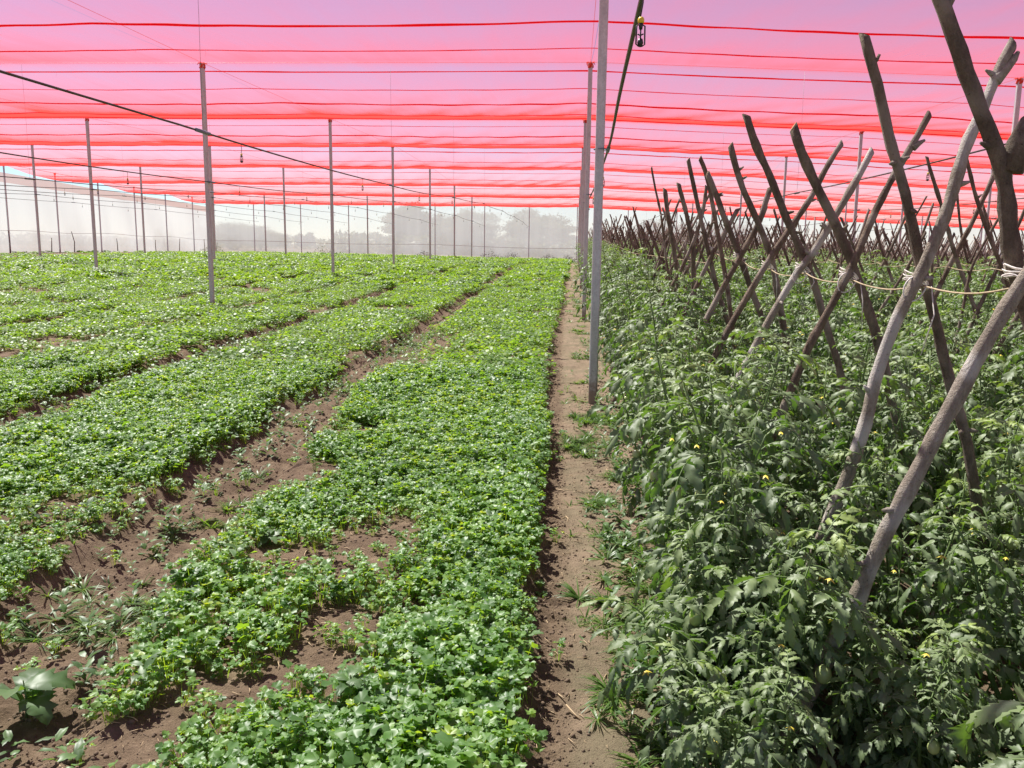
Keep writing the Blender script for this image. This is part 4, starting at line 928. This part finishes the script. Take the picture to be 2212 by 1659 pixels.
# ------------------------------------------------------------------ trees beyond the net
def tree(x, y, h, w, label, seed, dens=1.0, low=.15, shape='acacia'):
    rs = random.Random(seed); zg = float(base_z(x, y)); tr = NB(); cr = NB()
    tips = []
    def grow(p, d, L, r, lev):
        q = p + d * L * .5 + np.array([rs.uniform(-.1, .1), rs.uniform(-.1, .1), 0]) * L; e_ = p + d * L + np.array([rs.uniform(-.12, .12), rs.uniform(-.12, .12), 0]) * L
        tube(tr, [p, q, e_], [r, r * .8, r * .6], 5 if lev < 3 else 3)
        if lev >= 2: tips.append((e_, lev)); tips.append((q, lev))
        if lev == 5: return
        for k in range(3 if lev < 4 else 2):
            a = rs.uniform(0, 6.28); s = rs.uniform(.45, .85); nd = d + s * np.array([math.cos(a), math.sin(a), rs.uniform(-.15, .35)]); nd /= np.linalg.norm(nd)
            grow(e_, nd, L * rs.uniform(.6, .85), r * .58, lev + 1)
    for k in range(3 if shape == 'acacia' else 5):
        a = k * 2.1 + rs.uniform(-.3, .3); d = np.array([math.cos(a) * .5, math.sin(a) * .5, 1]); d /= np.linalg.norm(d); grow(np.zeros(3), d, h * .27, h * .022, 0)
    P = np.array([t_[0] for t_ in tips]); mx = np.abs(P[:, :2]).max(); mz = P[:, 2].max(); S_ = np.array([w / 2 / mx * .92, w / 2 / mx * .92, h / mz * .95])
    for nb_ in (tr,): nb_.V = [v * S_ for v in nb_.V]
    P = P * S_; P = np.concatenate([P, P * [1, 1, .72], P[::2] * [.9, .9, .45]])
    n = int(len(P) * 9 * dens); pk = P[np.random.default_rng(seed).integers(0, len(P), n)]; r_ = np.random.default_rng(seed + 1)
    c = pk + r_.normal(0, [w * .028, w * .028, h * .022], (n, 3)); c[:, 2] = np.maximum(c[:, 2], h * low)
    ax = r_.normal(0, 1, (n, 3)); ax /= np.linalg.norm(ax, axis=1)[:, None]; bx = np.cross(ax, r_.normal(0, 1, (n, 3))); bx /= np.linalg.norm(bx, axis=1)[:, None]
    s1_ = r_.uniform(.06, .22, (n, 1)) * h / 8; s2_ = s1_ * r_.uniform(.25, .6, (n, 1))
    V = np.stack([c - ax * s1_, c + bx * s2_, c + ax * s1_, c - bx * s2_], 1).reshape(-1, 3); cr.add(V, np.arange(n * 4).reshape(-1, 4), tint=np.repeat(r_.random(n), 4))
    e_ = bpy.data.objects.new('tree', None); COL.objects.link(e_); e_.location = (x, y, zg - .2); tag(e_, label, 'tree', 'trees beyond the far net')
    tr.obj('trunk', M['trunk'], e_); cr.obj('crown', M['tree'], e_)
def fx(xp, Y): return (xp - 1243) / 1850 * Y
tree(fx(895, 112), 112, 7.0, 11.5, 'rounded leafy tree behind the far net, left of the big group', 1, 1.6)
tree(fx(1010, 108), 108, 6.2, 11, 'open thorny tree behind the far net, middle of the group', 2, .8)
tree(fx(1165, 112), 112, 6.6, 12, 'wide spiky tree behind the far net, just left of the poles', 3, 1.0)
tree(fx(500, 120), 120, 4.4, 16, 'low spreading tree behind the far left corner of the net', 4, 1.1)
tree(fx(655, 150), 150, 3.3, 4, 'small isolated round bush on the skyline behind the far net', 5, 1.5)
tree(fx(1420, 112), 112, 5.8, 12, 'pale tree behind the far net, seen through the distant stakes', 6, 1.0)
tree(fx(1560, 118), 118, 6.2, 13, 'broad tree behind the far net to the right of the stakes', 7, 1.2)
tree(fx(560, 125), 125, 3.2, 10, 'low bush sloping down to the skyline behind the far net', 8, 1.4)
tree(fx(790, 118), 118, 3.0, 7, 'low shrub at the left foot of the rounded tree', 9, 1.4)
# far scrub line: one mass
r_ = np.random.default_rng(5); n = 26000; X = r_.uniform(-130, 120, n); Y = r_.uniform(150, 175, n); hh = 1.6 + 1.3 * fbm(X * .12, Y * .05, 3, 3) 
near_ = r_.random(n) < .45; Y = np.where(near_, r_.uniform(104, 116, n), Y); X = np.where(near_, r_.uniform(-30, 26, n), X); hh = np.where(near_, 2.1 + 1.6 * fbm(X * .3, Y * .1, 6, 3), hh)
c = np.stack([X, Y, base_z(X, Y) + r_.random(n) * np.clip(hh, .4, 4)], 1); ax = r_.normal(0, 1, (n, 3)); ax /= np.linalg.norm(ax, axis=1)[:, None]; bx = np.cross(ax, r_.normal(0, 1, (n, 3))); bx /= np.linalg.norm(bx, axis=1)[:, None]
s = r_.uniform(.2, .55, (n, 1)); V = np.stack([c - ax * s, c + bx * s * .5, c + ax * s, c - bx * s * .5], 1).reshape(-1, 3)
nb = NB(); nb.add(V, np.arange(n * 4).reshape(-1, 4), tint=np.repeat(r_.random(n), 4)); tag(nb.obj('distant_scrub', M['tree']), 'low scrub on the skyline beyond the far net', 'scrub', kind='stuff')
